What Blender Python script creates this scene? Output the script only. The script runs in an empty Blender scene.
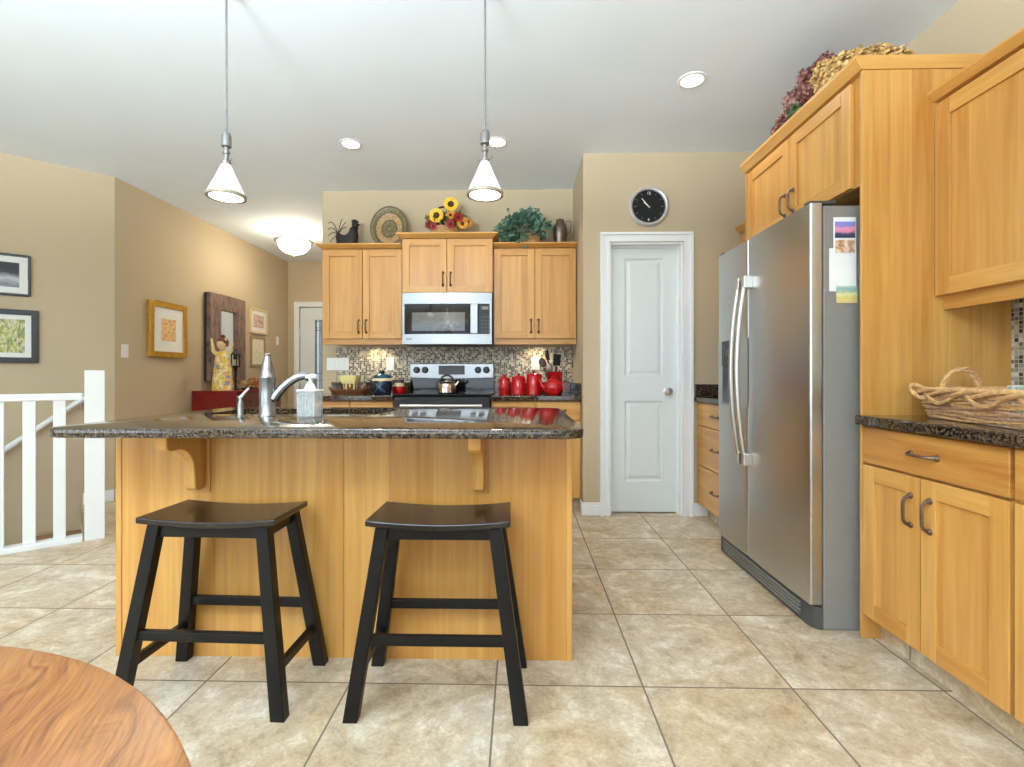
import bpy, bmesh, math, random
from mathutils import Vector, Matrix, Euler

sc = bpy.context.scene
COL = sc.collection
PI = math.pi

# ------------------------------------------------------------------ camera
cam = bpy.data.cameras.new('camera')
cam.sensor_fit = 'HORIZONTAL'; cam.sensor_width = 36.0
cam.lens = 36.0 * 484.3 / 1024.0
cam.shift_x = 3.0 / 1024.0
cam.shift_y = -8.0 / 1024.0
cam.clip_start = 0.05
camo = bpy.data.objects.new('camera', cam); COL.objects.link(camo)
camo.location = (0, 0, 1.072); camo.rotation_euler = (PI / 2, 0, 0.0213)
sc.camera = camo

# ------------------------------------------------------------------ world, exposure, large lights
sc.view_settings.view_transform = 'Standard'
sc.view_settings.look = 'None'
sc.view_settings.gamma = 1.0
sc.view_settings.use_curve_mapping = False
sc.view_settings.exposure = -0.11
w = bpy.data.worlds.new('sky'); sc.world = w; w.use_nodes = True
bg = w.node_tree.nodes['Background']
bg.inputs[0].default_value = (0.80, 0.90, 1.0, 1); bg.inputs[1].default_value = 1.3

def area(name, loc, rot, sx, sy, power, col):
    l = bpy.data.lights.new(name, 'AREA'); l.shape = 'RECTANGLE'; l.size = sx; l.size_y = sy
    l.energy = power; l.color = col
    o = bpy.data.objects.new(name, l); COL.objects.link(o); o.location = loc; o.rotation_euler = rot
    return o
# window daylight, both lamps tilted up to brighten the ceiling; left one added
area('window_daylight', (-1.4, -3.85, 1.35), (PI / 2 + .70, 0, 0), 5.2, 2.1, 110, (0.76, 0.90, 1.0))
area('added_side_daylight', (-5.15, -1.6, 1.45), (PI / 2 + .6, 0, -PI / 2), 3.6, 2.0, 80, (0.76, 0.90, 1.0))

def point(name, loc, power, col, r=0.03):
    l = bpy.data.lights.new(name, 'POINT'); l.energy = power; l.color = col; l.shadow_soft_size = r
    o = bpy.data.objects.new(name, l); COL.objects.link(o); o.location = loc
    return o
def spot(name, loc, power, col, ang=120, r=0.05):
    l = bpy.data.lights.new(name, 'SPOT'); l.energy = power; l.color = col; l.spot_size = math.radians(ang)
    l.spot_blend = 0.6; l.shadow_soft_size = r
    o = bpy.data.objects.new(name, l); COL.objects.link(o); o.location = loc
    return o

# ------------------------------------------------------------------ mesh helpers
class MB:
    def __init__(self, T=None):
        self.bm = bmesh.new(); self.T = T; self.mi = 0
    def _f(self, vs):
        try:
            f = self.bm.faces.new(vs); f.material_index = self.mi; return f
        except ValueError:
            return None
    def hull8(self, p):
        v = [self.bm.verts.new(q) for q in p]
        for q in ((0, 3, 2, 1), (4, 5, 6, 7), (0, 1, 5, 4), (1, 2, 6, 5), (2, 3, 7, 6), (3, 0, 4, 7)):
            self._f([v[i] for i in q])
        return self
    def box(self, x0, x1, y0, y1, z0, z1):
        return self.hull8([(x0, y0, z0), (x1, y0, z0), (x1, y1, z0), (x0, y1, z0),
                           (x0, y0, z1), (x1, y0, z1), (x1, y1, z1), (x0, y1, z1)])
    def frust(self, a, z0, b, z1):
        return self.hull8([(a[0], a[2], z0), (a[1], a[2], z0), (a[1], a[3], z0), (a[0], a[3], z0),
                           (b[0], b[2], z1), (b[1], b[2], z1), (b[1], b[3], z1), (b[0], b[3], z1)])
    def obox(self, c, size, rot):
        M = Euler(rot).to_matrix() if not isinstance(rot, Matrix) else rot
        c = Vector(c); sx, sy, sz = [s / 2 for s in size]
        ps = [(-sx, -sy, -sz), (sx, -sy, -sz), (sx, sy, -sz), (-sx, sy, -sz), (-sx, -sy, sz), (sx, -sy, sz), (sx, sy, sz), (-sx, sy, sz)]
        return self.hull8([c + M @ Vector(p) for p in ps])
    def strut(self, p0, p1, sx, sy, tx=None, ty=None):
        tx = tx or sx; ty = ty or sy
        def q(p, a, b): return [(p[0] - a / 2, p[1] - b / 2, p[2]), (p[0] + a / 2, p[1] - b / 2, p[2]), (p[0] + a / 2, p[1] + b / 2, p[2]), (p[0] - a / 2, p[1] + b / 2, p[2])]
        return self.hull8(q(p0, sx, sy) + q(p1, tx, ty))
    def tube(self, pts, r, n=10, closed=False, cap=True):
        pts = [Vector(p) for p in pts]; m = len(pts)
        rs = r if isinstance(r, (list, tuple)) else [r] * m
        rings = []; up = None
        for i in range(m):
            if closed: t = pts[(i + 1) % m] - pts[i - 1]
            else: t = pts[min(i + 1, m - 1)] - pts[max(i - 1, 0)]
            t.normalize()
            if up is None:
                up = Vector((0, 0, 1)) if abs(t.z) < .9 else Vector((1, 0, 0))
            a = up - t * up.dot(t)
            if a.length < 1e-6: a = t.orthogonal()
            a.normalize(); b = t.cross(a); up = a
            rings.append([self.bm.verts.new(pts[i] + (a * math.cos(2 * PI * k / n) + b * math.sin(2 * PI * k / n)) * rs[i]) for k in range(n)])
        for i in range(m if closed else m - 1):
            A, B = rings[i], rings[(i + 1) % m]
            for k in range(n): self._f([A[k], A[(k + 1) % n], B[(k + 1) % n], B[k]])
        if cap and not closed:
            self._f(rings[0][::-1]); self._f(rings[-1])
        return self
    def lathe(self, c, prof, n=24, M=None, sx=1, sy=1, cap=True):
        c = Vector(c); rings = []
        for r, z in prof:
            ring = []
            for k in range(n):
                a = 2 * PI * k / n
                v = Vector((r * sx * math.cos(a), r * sy * math.sin(a), z))
                if M is not None: v = M @ v
                ring.append(self.bm.verts.new(c + v))
            rings.append(ring)
        for A, B in zip(rings, rings[1:]):
            for k in range(n): self._f([A[k], A[(k + 1) % n], B[(k + 1) % n], B[k]])
        if cap and prof[0] != prof[-1]:
            if prof[0][0] > 1e-5: self._f(rings[0][::-1])
            if prof[-1][0] > 1e-5: self._f(rings[-1])
        return self
    def ball(self, c, r, n=12, m=8, M=None):
        rx, ry, rz = (r, r, r) if not isinstance(r, (tuple, list)) else r
        prof = [(max(1e-4, math.sin(PI * i / m)), -math.cos(PI * i / m) * rz) for i in range(m + 1)]
        return self.lathe(c, prof, n, M, rx, ry, cap=False)
    def prism(self, poly, fn, a0, a1):
        A = [self.bm.verts.new(fn(u, v, a0)) for u, v in poly]; B = [self.bm.verts.new(fn(u, v, a1)) for u, v in poly]
        n = len(poly); self._f(A[::-1]); self._f(B)
        for i in range(n): self._f([A[i], A[(i + 1) % n], B[(i + 1) % n], B[i]])
        return self
    def poly(self, pts):
        self._f([self.bm.verts.new(p) for p in pts]); return self
    def grid(self, rows):
        V = [[self.bm.verts.new(p) for p in r] for r in rows]
        for A, B in zip(V, V[1:]):
            for k in range(len(A) - 1): self._f([A[k], A[k + 1], B[k + 1], B[k]])
        return self
    def build(self, name, mats, parent=None, smooth=True, bevel=0.0, seg=2, origin=None, recalc=True, ang=35):
        bm = self.bm
        if self.T:
            for v in bm.verts: v.co = Vector(self.T(*v.co))
        bmesh.ops.remove_doubles(bm, verts=bm.verts, dist=1e-5)
        bm.normal_update()
        if recalc: bmesh.ops.recalc_face_normals(bm, faces=bm.faces)
        if parent is not None:
            r = parent
            while r.parent: r = r.parent
            off = Vector(r.location)
        else:
            if origin is None:
                xs = [v.co for v in bm.verts]
                origin = ((min(p.x for p in xs) + max(p.x for p in xs)) / 2, (min(p.y for p in xs) + max(p.y for p in xs)) / 2, min(p.z for p in xs))
            off = Vector(origin)
        for v in bm.verts: v.co -= off
        me = bpy.data.meshes.new(name); bm.to_mesh(me); bm.free()
        for m in (mats if isinstance(mats, (list, tuple)) else [mats]): me.materials.append(m)
        if smooth:
            me.polygons.foreach_set('use_smooth', [True] * len(me.polygons))
            me.set_sharp_from_angle(angle=math.radians(ang))
        o = bpy.data.objects.new(name, me); COL.objects.link(o)
        if parent is not None: o.parent = parent
        else: o.location = off
        if bevel:
            b = o.modifiers.new('bevel', 'BEVEL'); b.width = bevel; b.segments = seg; b.limit_method = 'ANGLE'; b.angle_limit = math.radians(40)
            b.harden_normals = False
        return o

def tag(o, label, cat, group=None, kind=None):
    o['label'] = label; o['category'] = cat
    if group: o['group'] = group
    if kind: o['kind'] = kind
    return o
def thing(name, label, cat, loc=(0, 0, 0), group=None):
    o = bpy.data.objects.new(name, None); o.empty_display_size = .05; COL.objects.link(o); o.location = loc
    return tag(o, label, cat, group)
def struct(o):
    o['kind'] = 'structure'; return o
def dup(root, loc, label, rz=0.0, group=None):
    r = root.copy(); COL.objects.link(r); r.location = loc; r.rotation_euler = (0, 0, rz); r['label'] = label
    if group: r['group'] = group
    def rec(src, dst):
        for ch in src.children:
            c = ch.copy(); COL.objects.link(c); c.parent = dst; rec(ch, c)
    rec(root, r)
    return r
def Tx(xf): return lambda u, d, z: (xf + d, u, z)       # faces -X, u runs along Y
def Ty(yf): return lambda u, d, z: (u, yf + d, z)       # faces -Y, u runs along X
RX90 = Matrix.Rotation(PI / 2, 3, 'X')                   # local z -> -Y
RXM90 = Matrix.Rotation(-PI / 2, 3, 'X')
RY90 = Matrix.Rotation(PI / 2, 3, 'Y')                   # local z -> +X
RYM90 = Matrix.Rotation(-PI / 2, 3, 'Y')                 # local z -> -X

# ------------------------------------------------------------------ materials
def lin(r, g, b):
    f = lambda c: (c / 255 / 12.92) if c / 255 <= .04045 else ((c / 255 + .055) / 1.055) ** 2.4
    return (f(r), f(g), f(b), 1)
class NT:
    def __init__(self, name):
        self.m = bpy.data.materials.new(name); self.m.use_nodes = True
        self.t = self.m.node_tree; self.b = self.t.nodes['Principled BSDF']
    def n(self, typ, **kw):
        x = self.t.nodes.new(typ)
        for k, v in kw.items(): setattr(x, k, v)
        return x
    def l(self, a, b): self.t.links.new(a, b)
    def val(self, sock, v):
        if hasattr(v, 'is_linked') or isinstance(v, bpy.types.NodeSocket): self.l(v, sock)
        else: sock.default_value = v
    def math(self, op, a, b=None, c=None):
        x = self.n('ShaderNodeMath', operation=op)
        self.val(x.inputs[0], a)
        if b is not None: self.val(x.inputs[1], b)
        if c is not None: self.val(x.inputs[2], c)
        return x.outputs[0]
    def coords(self):
        tc = self.n('ShaderNodeTexCoord'); s = self.n('ShaderNodeSeparateXYZ'); self.l(tc.outputs['Object'], s.inputs[0])
        return tc.outputs['Object'], s.outputs
    def comb(self, x, y, z):
        c = self.n('ShaderNodeCombineXYZ')
        for i, v in enumerate((x, y, z)): self.val(c.inputs[i], v)
        return c.outputs[0]
    def noise(self, vec, scale, detail=4, rough=.55, dist=0):
        x = self.n('ShaderNodeTexNoise'); self.val(x.inputs['Vector'], vec)
        x.inputs['Scale'].default_value = scale; x.inputs['Detail'].default_value = detail; x.inputs['Roughness'].default_value = rough
        x.inputs['Distortion'].default_value = dist
        return x.outputs['Fac']
    def ramp(self, fac, stops, const=False):
        x = self.n('ShaderNodeValToRGB'); self.val(x.inputs[0], fac)
        e = x.color_ramp.elements
        while len(e) < len(stops): e.new(.5)
        for i, (p, c) in enumerate(stops): e[i].position = p; e[i].color = c
        if const: x.color_ramp.interpolation = 'CONSTANT'
        return x.outputs[0]
    def mix(self, fac, a, b, typ='MIX'):
        x = self.n('ShaderNodeMix', data_type='RGBA', blend_type=typ)
        self.val(x.inputs[0], fac); self.val(x.inputs[6], a); self.val(x.inputs[7], b)
        return x.outputs[2]
    def white(self, vec):
        x = self.n('ShaderNodeTexWhiteNoise', noise_dimensions='3D'); self.val(x.inputs['Vector'], vec)
        return x.outputs['Value'], x.outputs['Color']
    def bump(self, h, strength=.2, dist=.002):
        x = self.n('ShaderNodeBump'); x.inputs['Strength'].default_value = strength; x.inputs['Distance'].default_value = dist
        self.val(x.inputs['Height'], h); self.l(x.outputs[0], self.b.inputs['Normal'])
    def set(self, **kw):
        for k, v in kw.items(): self.val(self.b.inputs[k.replace('_', ' ')], v)
        return self
    def color(self, c): self.val(self.b.inputs['Base Color'], c); return self

def plain(name, c, rough=.5, metal=0.0, var=.06, scale=30, emit=None, estr=0, **kw):
    """one colour with a faint procedural mottling"""
    t = NT(name); v, _ = t.coords()
    f = t.noise(v, scale, 3)
    d = tuple(x * (1 - var) for x in c[:3]) + (1,); e = tuple(min(1, x * (1 + var)) for x in c[:3]) + (1,)
    t.color(t.ramp(f, [(.3, d), (.7, e)])).set(Roughness=rough, Metallic=metal)
    if emit: t.set(Emission_Color=emit, Emission_Strength=estr)
    for k, x in kw.items(): t.b.inputs[k.replace('_', ' ')].default_value = x
    return t.m

def wood(name, cl, cd, vertical=True, plank=.085, rough=.33, contrast=1.0):
    t = NT(name); v, s = t.coords()
    oi = t.n('ShaderNodeObjectInfo'); rnd = t.math('MULTIPLY', oi.outputs['Random'], 37.0)
    if vertical: lat = t.math('ADD', s[0], s[1])
    else: lat = s[2]
    idv = t.math('FLOOR', t.math('ADD', t.math('DIVIDE', lat, plank), rnd))
    pv, _ = t.white(t.comb(idv, rnd, 3.1))
    off = t.math('MULTIPLY', pv, 9.0)
    if vertical: vec = t.comb(t.math('ADD', t.math('MULTIPLY', s[0], 15), rnd), t.math('MULTIPLY', s[1], 15), t.math('ADD', t.math('MULTIPLY', s[2], .75), off))
    else: vec = t.comb(t.math('ADD', t.math('MULTIPLY', s[0], .75), off), t.math('ADD', t.math('MULTIPLY', s[1], .75), rnd), t.math('MULTIPLY', s[2], 11))
    n1 = t.noise(vec, 1.6, 5, .6, .6)
    k = (90, 90, 2.2) if vertical else (2.2, 2.2, 90)
    n2 = t.noise(t.comb(t.math('MULTIPLY', s[0], k[0]), t.math('MULTIPLY', s[1], k[1]), t.math('MULTIPLY', s[2], k[2])), 1.0, 3)
    f = t.math('ADD', t.math('ADD', t.math('MULTIPLY', n1, .75), t.math('MULTIPLY', pv, .19)), t.math('MULTIPLY', n2, .22))
    w_ = .235 / contrast
    c = t.ramp(f, [(.60 - w_, cl), (.60 + w_, cd)])
    t.color(c).set(Roughness=rough)
    t.b.inputs['Coat Weight'].default_value = .15; t.b.inputs['Coat Roughness'].default_value = .2
    return t.m

WL, WD = lin(217, 166, 91), lin(184, 124, 50)
M = {}
M['wood'] = wood('maple_upright', WL, WD)
M['woodh'] = wood('maple_level', WL, WD, vertical=False, plank=.2)
def oak():
    t = NT('oak_table'); v, s = t.coords()
    ca, sa = math.cos(2.0), math.sin(2.0)
    a = t.math('ADD', t.math('MULTIPLY', s[0], ca), t.math('MULTIPLY', s[1], sa)); l = t.math('SUBTRACT', t.math('MULTIPLY', s[1], ca), t.math('MULTIPLY', s[0], sa))
    warp = t.noise(t.comb(t.math('MULTIPLY', a, 2.2), t.math('MULTIPLY', l, 5), s[2]), 1.0, 3)
    ring = t.math('ADD', t.math('MULTIPLY', l, 16), t.math('MULTIPLY', warp, 4.2))
    line = t.noise(t.comb(t.math('MULTIPLY', a, 1.4), t.math('MULTIPLY', ring, 7), 0.0), 1.0, 4, .7)
    fine = t.noise(t.comb(t.math('MULTIPLY', a, 14), t.math('MULTIPLY', l, 260), s[2]), 1.0, 3, .7)
    f = t.math('ADD', t.math('MULTIPLY', line, .65), t.math('MULTIPLY', fine, .4))
    c = t.ramp(f, [(.36, lin(98, 58, 36)), (.48, lin(136, 86, 50)), (.60, lin(160, 108, 62)), (.72, lin(178, 126, 74))])
    t.color(c).set(Roughness=.3); return t.m
M['table'] = oak()
M['drawerwood'] = wood('maple_drawer_front', lin(216, 163, 86), lin(164, 100, 38), vertical=False, plank=.3, contrast=1.25)

def granite():
    t = NT('granite'); v, s = t.coords()
    n1 = t.noise(v, 88, 4, .65); n2 = t.noise(v, 190, 2, .6)
    f = t.math('ADD', t.math('MULTIPLY', n1, .6), t.math('MULTIPLY', n2, .4))
    c = t.ramp(f, [(.40, lin(18, 15, 13)), (.48, lin(44, 35, 27)), (.54, lin(80, 64, 48)), (.60, lin(112, 92, 72)), (.68, lin(70, 66, 60))])
    t.color(c).set(Roughness=.07); t.b.inputs['Specular IOR Level'].default_value = .65
    return t.m
M['granite'] = granite()

def floor_tile():
    t = NT('floor_tiles'); v, s = t.coords()
    S = .508; X0 = -.0817; Y0 = 1.677
    u = t.math('DIVIDE', t.math('SUBTRACT', s[0], X0), S); w_ = t.math('DIVIDE', t.math('SUBTRACT', s[1], Y0), S)
    iu = t.math('FLOOR', u); iw = t.math('FLOOR', w_)
    pv, pc = t.white(t.comb(iu, iw, .5))
    def edge(x):
        fr = t.math('FRACT', x); return t.math('MINIMUM', fr, t.math('SUBTRACT', 1.0, fr))
    e = t.math('MINIMUM', edge(u), edge(w_))
    grout = t.math('LESS_THAN', e, .0062)
    vec = t.n('ShaderNodeVectorMath', operation='MULTIPLY_ADD'); t.l(pc, vec.inputs[0]); vec.inputs[1].default_value = (20, 20, 20); t.l(v, vec.inputs[2])
    n1 = t.noise(vec.outputs[0], 4.2, 8, .68, 1.2); n2 = t.noise(vec.outputs[0], 22, 6, .7, .5); n3 = t.noise(vec.outputs[0], 2.0, 3)
    n4 = t.noise(vec.outputs[0], 85, 3, .7)
    f = t.math('ADD', t.math('ADD', t.math('MULTIPLY', n1, .5), t.math('MULTIPLY', n2, .32)), t.math('MULTIPLY', n4, .18))
    c = t.ramp(f, [(.36, lin(146, 126, 100)), (.45, lin(184, 165, 138)), (.52, lin(201, 186, 162)), (.60, lin(226, 218, 203))])
    c = t.mix(t.math('MULTIPLY', n3, .5), c, lin(196, 165, 122), 'MULTIPLY') if False else c
    warm = t.ramp(n3, [(.42, (1, 1, 1, 1)), (.62, lin(248, 234, 212))])
    c = t.mix(.8, c, warm, 'MULTIPLY')
    c = t.mix(grout, c, lin(122, 106, 90))
    t.color(c).set(Roughness=t.math('ADD', t.math('MULTIPLY', n2, .2), t.math('ADD', .30, t.math('MULTIPLY', grout, .4))))
    t.bump(t.math('SUBTRACT', t.math('MULTIPLY', n2, .15), grout), .25, .003)
    return t.m
M['floor'] = floor_tile()

def mosaic():
    t = NT('glass_mosaic'); v, s = t.coords(); S = .0172
    u = t.math('DIVIDE', t.math('ADD', s[0], s[1]), S); w_ = t.math('DIVIDE', s[2], S)
    pv, pc = t.white(t.comb(t.math('FLOOR', u), t.math('FLOOR', w_), 1.7))
    def edge(x):
        fr = t.math('FRACT', x); return t.math('MINIMUM', fr, t.math('SUBTRACT', 1.0, fr))
    g = t.math('LESS_THAN', t.math('MINIMUM', edge(u), edge(w_)), .07)
    c = t.ramp(pv, [(0, lin(62, 52, 44)), (.20, lin(112, 97, 78)), (.40, lin(168, 152, 126)), (.56, lin(196, 184, 162)), (.74, lin(210, 204, 188)), (.88, lin(138, 134, 122))], True)
    c = t.mix(g, c, lin(196, 188, 172))
    t.color(c).set(Roughness=.38); t.b.inputs['Specular IOR Level'].default_value = .3
    return t.m
M['mosaic'] = mosaic()

def paint(name, c, rough=.75):
    t = NT(name); v, s = t.coords(); n = t.noise(v, 160, 3); n2 = t.noise(v, 1.5, 2)
    d = tuple(x * .96 for x in c[:3]) + (1,)
    t.color(t.ramp(n2, [(.3, d), (.7, c)])).set(Roughness=rough); t.bump(n, .06, .001)
    return t.m
M['wall'] = paint('tan_wall_paint', lin(193, 174, 143))
M['ceil'] = paint('ceiling_paint', lin(238, 246, 252))
M['trim'] = paint('white_trim_paint', lin(238, 239, 238), .35)
M['doorw'] = paint('white_door_paint', lin(224, 229, 228), .35)

def steel(name, c, rough=.26, vertical=True):
    t = NT(name); v, s = t.coords()
    k = (2, 2, 160) if not vertical else (160, 160, 2)
    n = t.noise(t.comb(t.math('MULTIPLY', s[0], k[0]), t.math('MULTIPLY', s[1], k[1]), t.math('MULTIPLY', s[2], k[2])), 1, 3)
    d = tuple(x * .985 for x in c[:3]) + (1,)
    t.color(t.ramp(n, [(.3, d), (.7, c)])).set(Metallic=1.0, Roughness=t.math('ADD', rough - .01, t.math('MULTIPLY', n, .02)))
    return t.m
M['steel'] = steel('brushed_steel', lin(190, 190, 188), .29)
M['steelmw'] = steel('pale_steel', lin(164, 166, 168), .34, False)
M['nickel'] = steel('brushed_nickel', lin(205, 200, 192), .34)
M['rimmetal'] = plain('satin_nickel_rim', lin(172, 158, 138), .45, .3, .03)
M['rimsteel'] = plain('satin_steel_rim', lin(200, 198, 194), .35, .4, .03)
M['pend'] = plain('pendant_metal', lin(138, 135, 130), .42, .7, .04)
M['chrome'] = plain('chrome', lin(225, 226, 228), .12, 1.0, .02)
M['faucet'] = plain('satin_nickel', lin(158, 160, 161), .27, 1.0, .03)
M['bronze'] = plain('dark_bronze', lin(116, 94, 80), .38, .8, .12, 80)
M['fridge_side'] = plain('grey_enamel', lin(132, 129, 123), .45, 0, .03)
M['darkgrey'] = plain('dark_grey_plastic', lin(68, 68, 68), .4, 0, .04)
M['black'] = plain('black_plastic', lin(22, 22, 23), .35, 0, .1)
M['blackmatte'] = plain('black_nylon', lin(16, 15, 15), .6, 0, .1, Specular_IOR_Level=.2)
M['blackgloss'] = plain('black_glass', lin(14, 15, 17), .06, 0, .1)
M['stool'] = plain('black_lacquer', lin(13, 11, 11), .38, 0, .2, 12, Specular_IOR_Level=.3)
M['stoolseat'] = plain('brownish_black_lacquer', lin(30, 22, 18), .2, 0, .25, 9)  # browner and glossier than the leg lacquer
M['white'] = plain('white_plastic', lin(240, 240, 236), .35, 0, .02)
M['paper'] = plain('white_paper', lin(240, 241, 241), .7, 0, .02, 12)
M['mat'] = plain('picture_mat', lin(236, 234, 228), .8, 0, .02)
M['red'] = plain('red_glaze', lin(176, 10, 18), .12, 0, .1, 10)
M['darkred'] = plain('red_lacquer', lin(120, 20, 18), .25, 0, .2, 10)
M['redbrown'] = wood('red_brown_wood', lin(128, 62, 48), lin(78, 30, 26), True, .2)
M['gold'] = plain('gold_leaf', lin(205, 158, 62), .35, .6, .15, 40)
M['blackframe'] = plain('black_frame', lin(38, 40, 42), .35, 0, .1)
M['cream'] = plain('cream_glaze', lin(228, 206, 160), .3, 0, .08)
M['yellow'] = plain('yellow_glaze', lin(252, 234, 160), .2, 0, .06, 8)
M['blue'] = plain('dark_blue_glaze', lin(24, 34, 52), .12, 0, .2, 20)
M['teal'] = plain('teal_glaze', lin(38, 84, 104), .15, 0, .2, 20)
M['pewter'] = plain('pewter', lin(132, 119, 108), .38, .9, .12, 20)
M['iron'] = plain('dark_iron', lin(48, 42, 38), .55, .5, .25, 40)
M['wicker'] = plain('willow', lin(204, 160, 108), .55, 0, .28, 60)
M['wickerd'] = plain('dark_willow', lin(184, 146, 120), .55, 0, .25, 60)
M['candle'] = plain('amber_wax', lin(164, 84, 44), .4, 0, .2, 25)
M['spoonwood'] = plain('dark_spoon_wood', lin(74, 52, 38), .5, 0, .2, 30)
M['traywood'] = wood('brown_bowl_wood', lin(134, 82, 48), lin(76, 42, 26), False, .2)
M['tread'] = wood('stair_oak', lin(164, 118, 76), lin(116, 76, 44), False, .2)
M['copper'] = plain('warm_steel', lin(196, 178, 160), .15, 1.0, .06)
M['mirror'] = plain('mirror_silver', lin(235, 238, 240), .02, 1.0, .01)
M['glow'] = plain('lit_diffuser', lin(255, 250, 240), .5, 0, .01, 30, (1, .93, .82, 1), 9.0)
M['glowshade'] = plain('lit_opal_glass', lin(250, 246, 238), .25, 0, .01, 30, (1, .96, .90, 1), .42)
M['glowbowl'] = plain('lit_bowl_glass', lin(255, 246, 226), .3, 0, .01, 30, (1, .91, .72, 1), 46.0)
def glass(name, tint=(1, 1, 1, 1), gl=.12, rough=.03):
    t = NT(name); tr = t.n('ShaderNodeBsdfTransparent'); tr.inputs[0].default_value = tint
    g = t.n('ShaderNodeBsdfGlossy'); g.inputs['Roughness'].default_value = rough
    v, _ = t.coords(); f = t.noise(v, 6, 2)
    mx = t.n('ShaderNodeMixShader'); t.l(t.math('ADD', gl - .02, t.math('MULTIPLY', f, .04)), mx.inputs[0]); t.l(tr.outputs[0], mx.inputs[1]); t.l(g.outputs[0], mx.inputs[2])
    t.l(mx.outputs[0], t.n('ShaderNodeOutputMaterial').inputs[0])
    for n in list(t.t.nodes):
        if n.type == 'OUTPUT_MATERIAL' and not n.inputs[0].links[0].from_node == mx: t.t.nodes.remove(n)
    return t.m
M['glass'] = glass('clear_glass')
def ribbed():
    t = NT('ribbed_glass'); v, _ = t.coords(); f = t.noise(v, 40, 2)
    t.color(t.ramp(f, [(.3, lin(212, 218, 218)), (.7, lin(240, 243, 243))])).set(Roughness=.15, Alpha=.36); return t.m
M['ribbed'] = ribbed()
M['frost'] = glass('textured_glass', (.86, .9, .92, 1), .3, .15)

def picture(name, cols, scale=9, stretch=(1, 1, 1)):
    t = NT(name); v, s = t.coords()
    vec = t.comb(t.math('MULTIPLY', s[0], stretch[0]), t.math('MULTIPLY', s[1], stretch[1]), t.math('MULTIPLY', s[2], stretch[2]))
    f = t.noise(vec, scale, 4, .6, .8)
    n = len(cols); t.color(t.ramp(f, [(.3 + .4 * i / (n - 1), c) for i, c in enumerate(cols)])).set(Roughness=.5)
    return t.m
exec_after = []
def leafmat(name, c1, c2, rough=.5):
    t = NT(name); v, _ = t.coords(); f = t.noise(v, 45, 3)
    t.color(t.ramp(f, [(.35, c1), (.65, c2)])).set(Roughness=rough); return t.m

# ================================================================== SETTING
ZC = 2.775; XR = 2.0; YP = 3.725; YB = 4.44; XH = -3.47
dg = Vector((-.7299, -.6836, 0)); ng = Vector((.6836, -.7299, 0))     # diagonal wall direction, its normal to the room
D0 = Vector((XH, 4.08, 0)); N0 = Vector((-2.80, 3.135, 0))            # wall corner, newel post
dr = Vector((-.74, -.673, 0)).normalized()                           # stair railing direction
E1 = N0 + dr * 3.3; D1 = D0 + dg * 3.6
S0 = N0 + dr * .03; D0s = D0 + dg * .215
b = MB()
out = [(2.05, -4.05), (2.05, 7.3), (XH - .05, 7.3), (XH - .05, D0.y), (D0s.x, D0s.y), (S0.x, S0.y), (E1.x, E1.y), (-5.25, E1.y), (-5.25, -4.05)]
b.prism(out, lambda u, v, a: (u, v, a), -.12, 0.0)
struct(b.build('floor', M['floor'], origin=(0, 0, 0), smooth=False))
b = MB().box(-6.6, 2.05, -4.05, 7.3, ZC, ZC + .1); struct(b.build('ceiling', M['ceil'], origin=(0, 0, ZC), smooth=False))
b = MB().box(XR, XR + .1, -4.05, 7.3, 0, ZC); struct(b.build('wall_right', M['wall'], smooth=False))
# kitchen back wall with the hall return
b = MB().box(-1.82, XR, YB, YB + .12, 0, ZC); struct(b.build('wall_kitchen', M['wall'], smooth=False))
b = MB().box(-1.82, -1.70, YB + .12, 7.19, 0, ZC); struct(b.build('wall_hall_right', M['wall'], smooth=False))
b = MB().box(XH - .1, XH, 4.08, 7.19, 0, ZC); struct(b.build('wall_hall_left', M['wall'], smooth=False))
# hall end wall with an opening for the entry door
b = MB().box(XH - .1, -3.30, 7.19, 7.31, 0, ZC).box(-2.34, -1.7, 7.19, 7.31, 0, ZC).box(-3.30, -2.34, 7.19, 7.31, 2.10, ZC)
struct(b.build('wall_hall_end', M['wall'], smooth=False))
# pantry: front wall with door opening, side wall
b = MB().box(.49, .69, YP, YP + .1, 0, ZC).box(1.245, XR, YP, YP + .1, 0, ZC).box(.69, 1.245, YP, YP + .1, 2.09, ZC)
struct(b.build('wall_pantry', M['wall'], smooth=False))
b = MB().box(.49, .59, YP + .1, YB, 0, ZC); struct(b.build('wall_pantry_side', M['wall'], smooth=False))
# diagonal stair wall, deep into the stairwell
b = MB(); p = [D0, D1, D1 - ng * .1, D0 - ng * .1]
b.prism([(q.x, q.y) for q in p], lambda u, v, a: (u, v, a), -2.4, ZC); struct(b.build('wall_stairs', M['wall'], smooth=False))
b = MB(); p = [D1, Vector((E1.x, E1.y, 0)), Vector((E1.x - .1, E1.y, 0)), D1 + dg * .1]
b.prism([(q.x, q.y) for q in p], lambda u, v, a: (u, v, a), -2.4, ZC); struct(b.build('wall_stairs_end', M['wall'], smooth=False))
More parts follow.
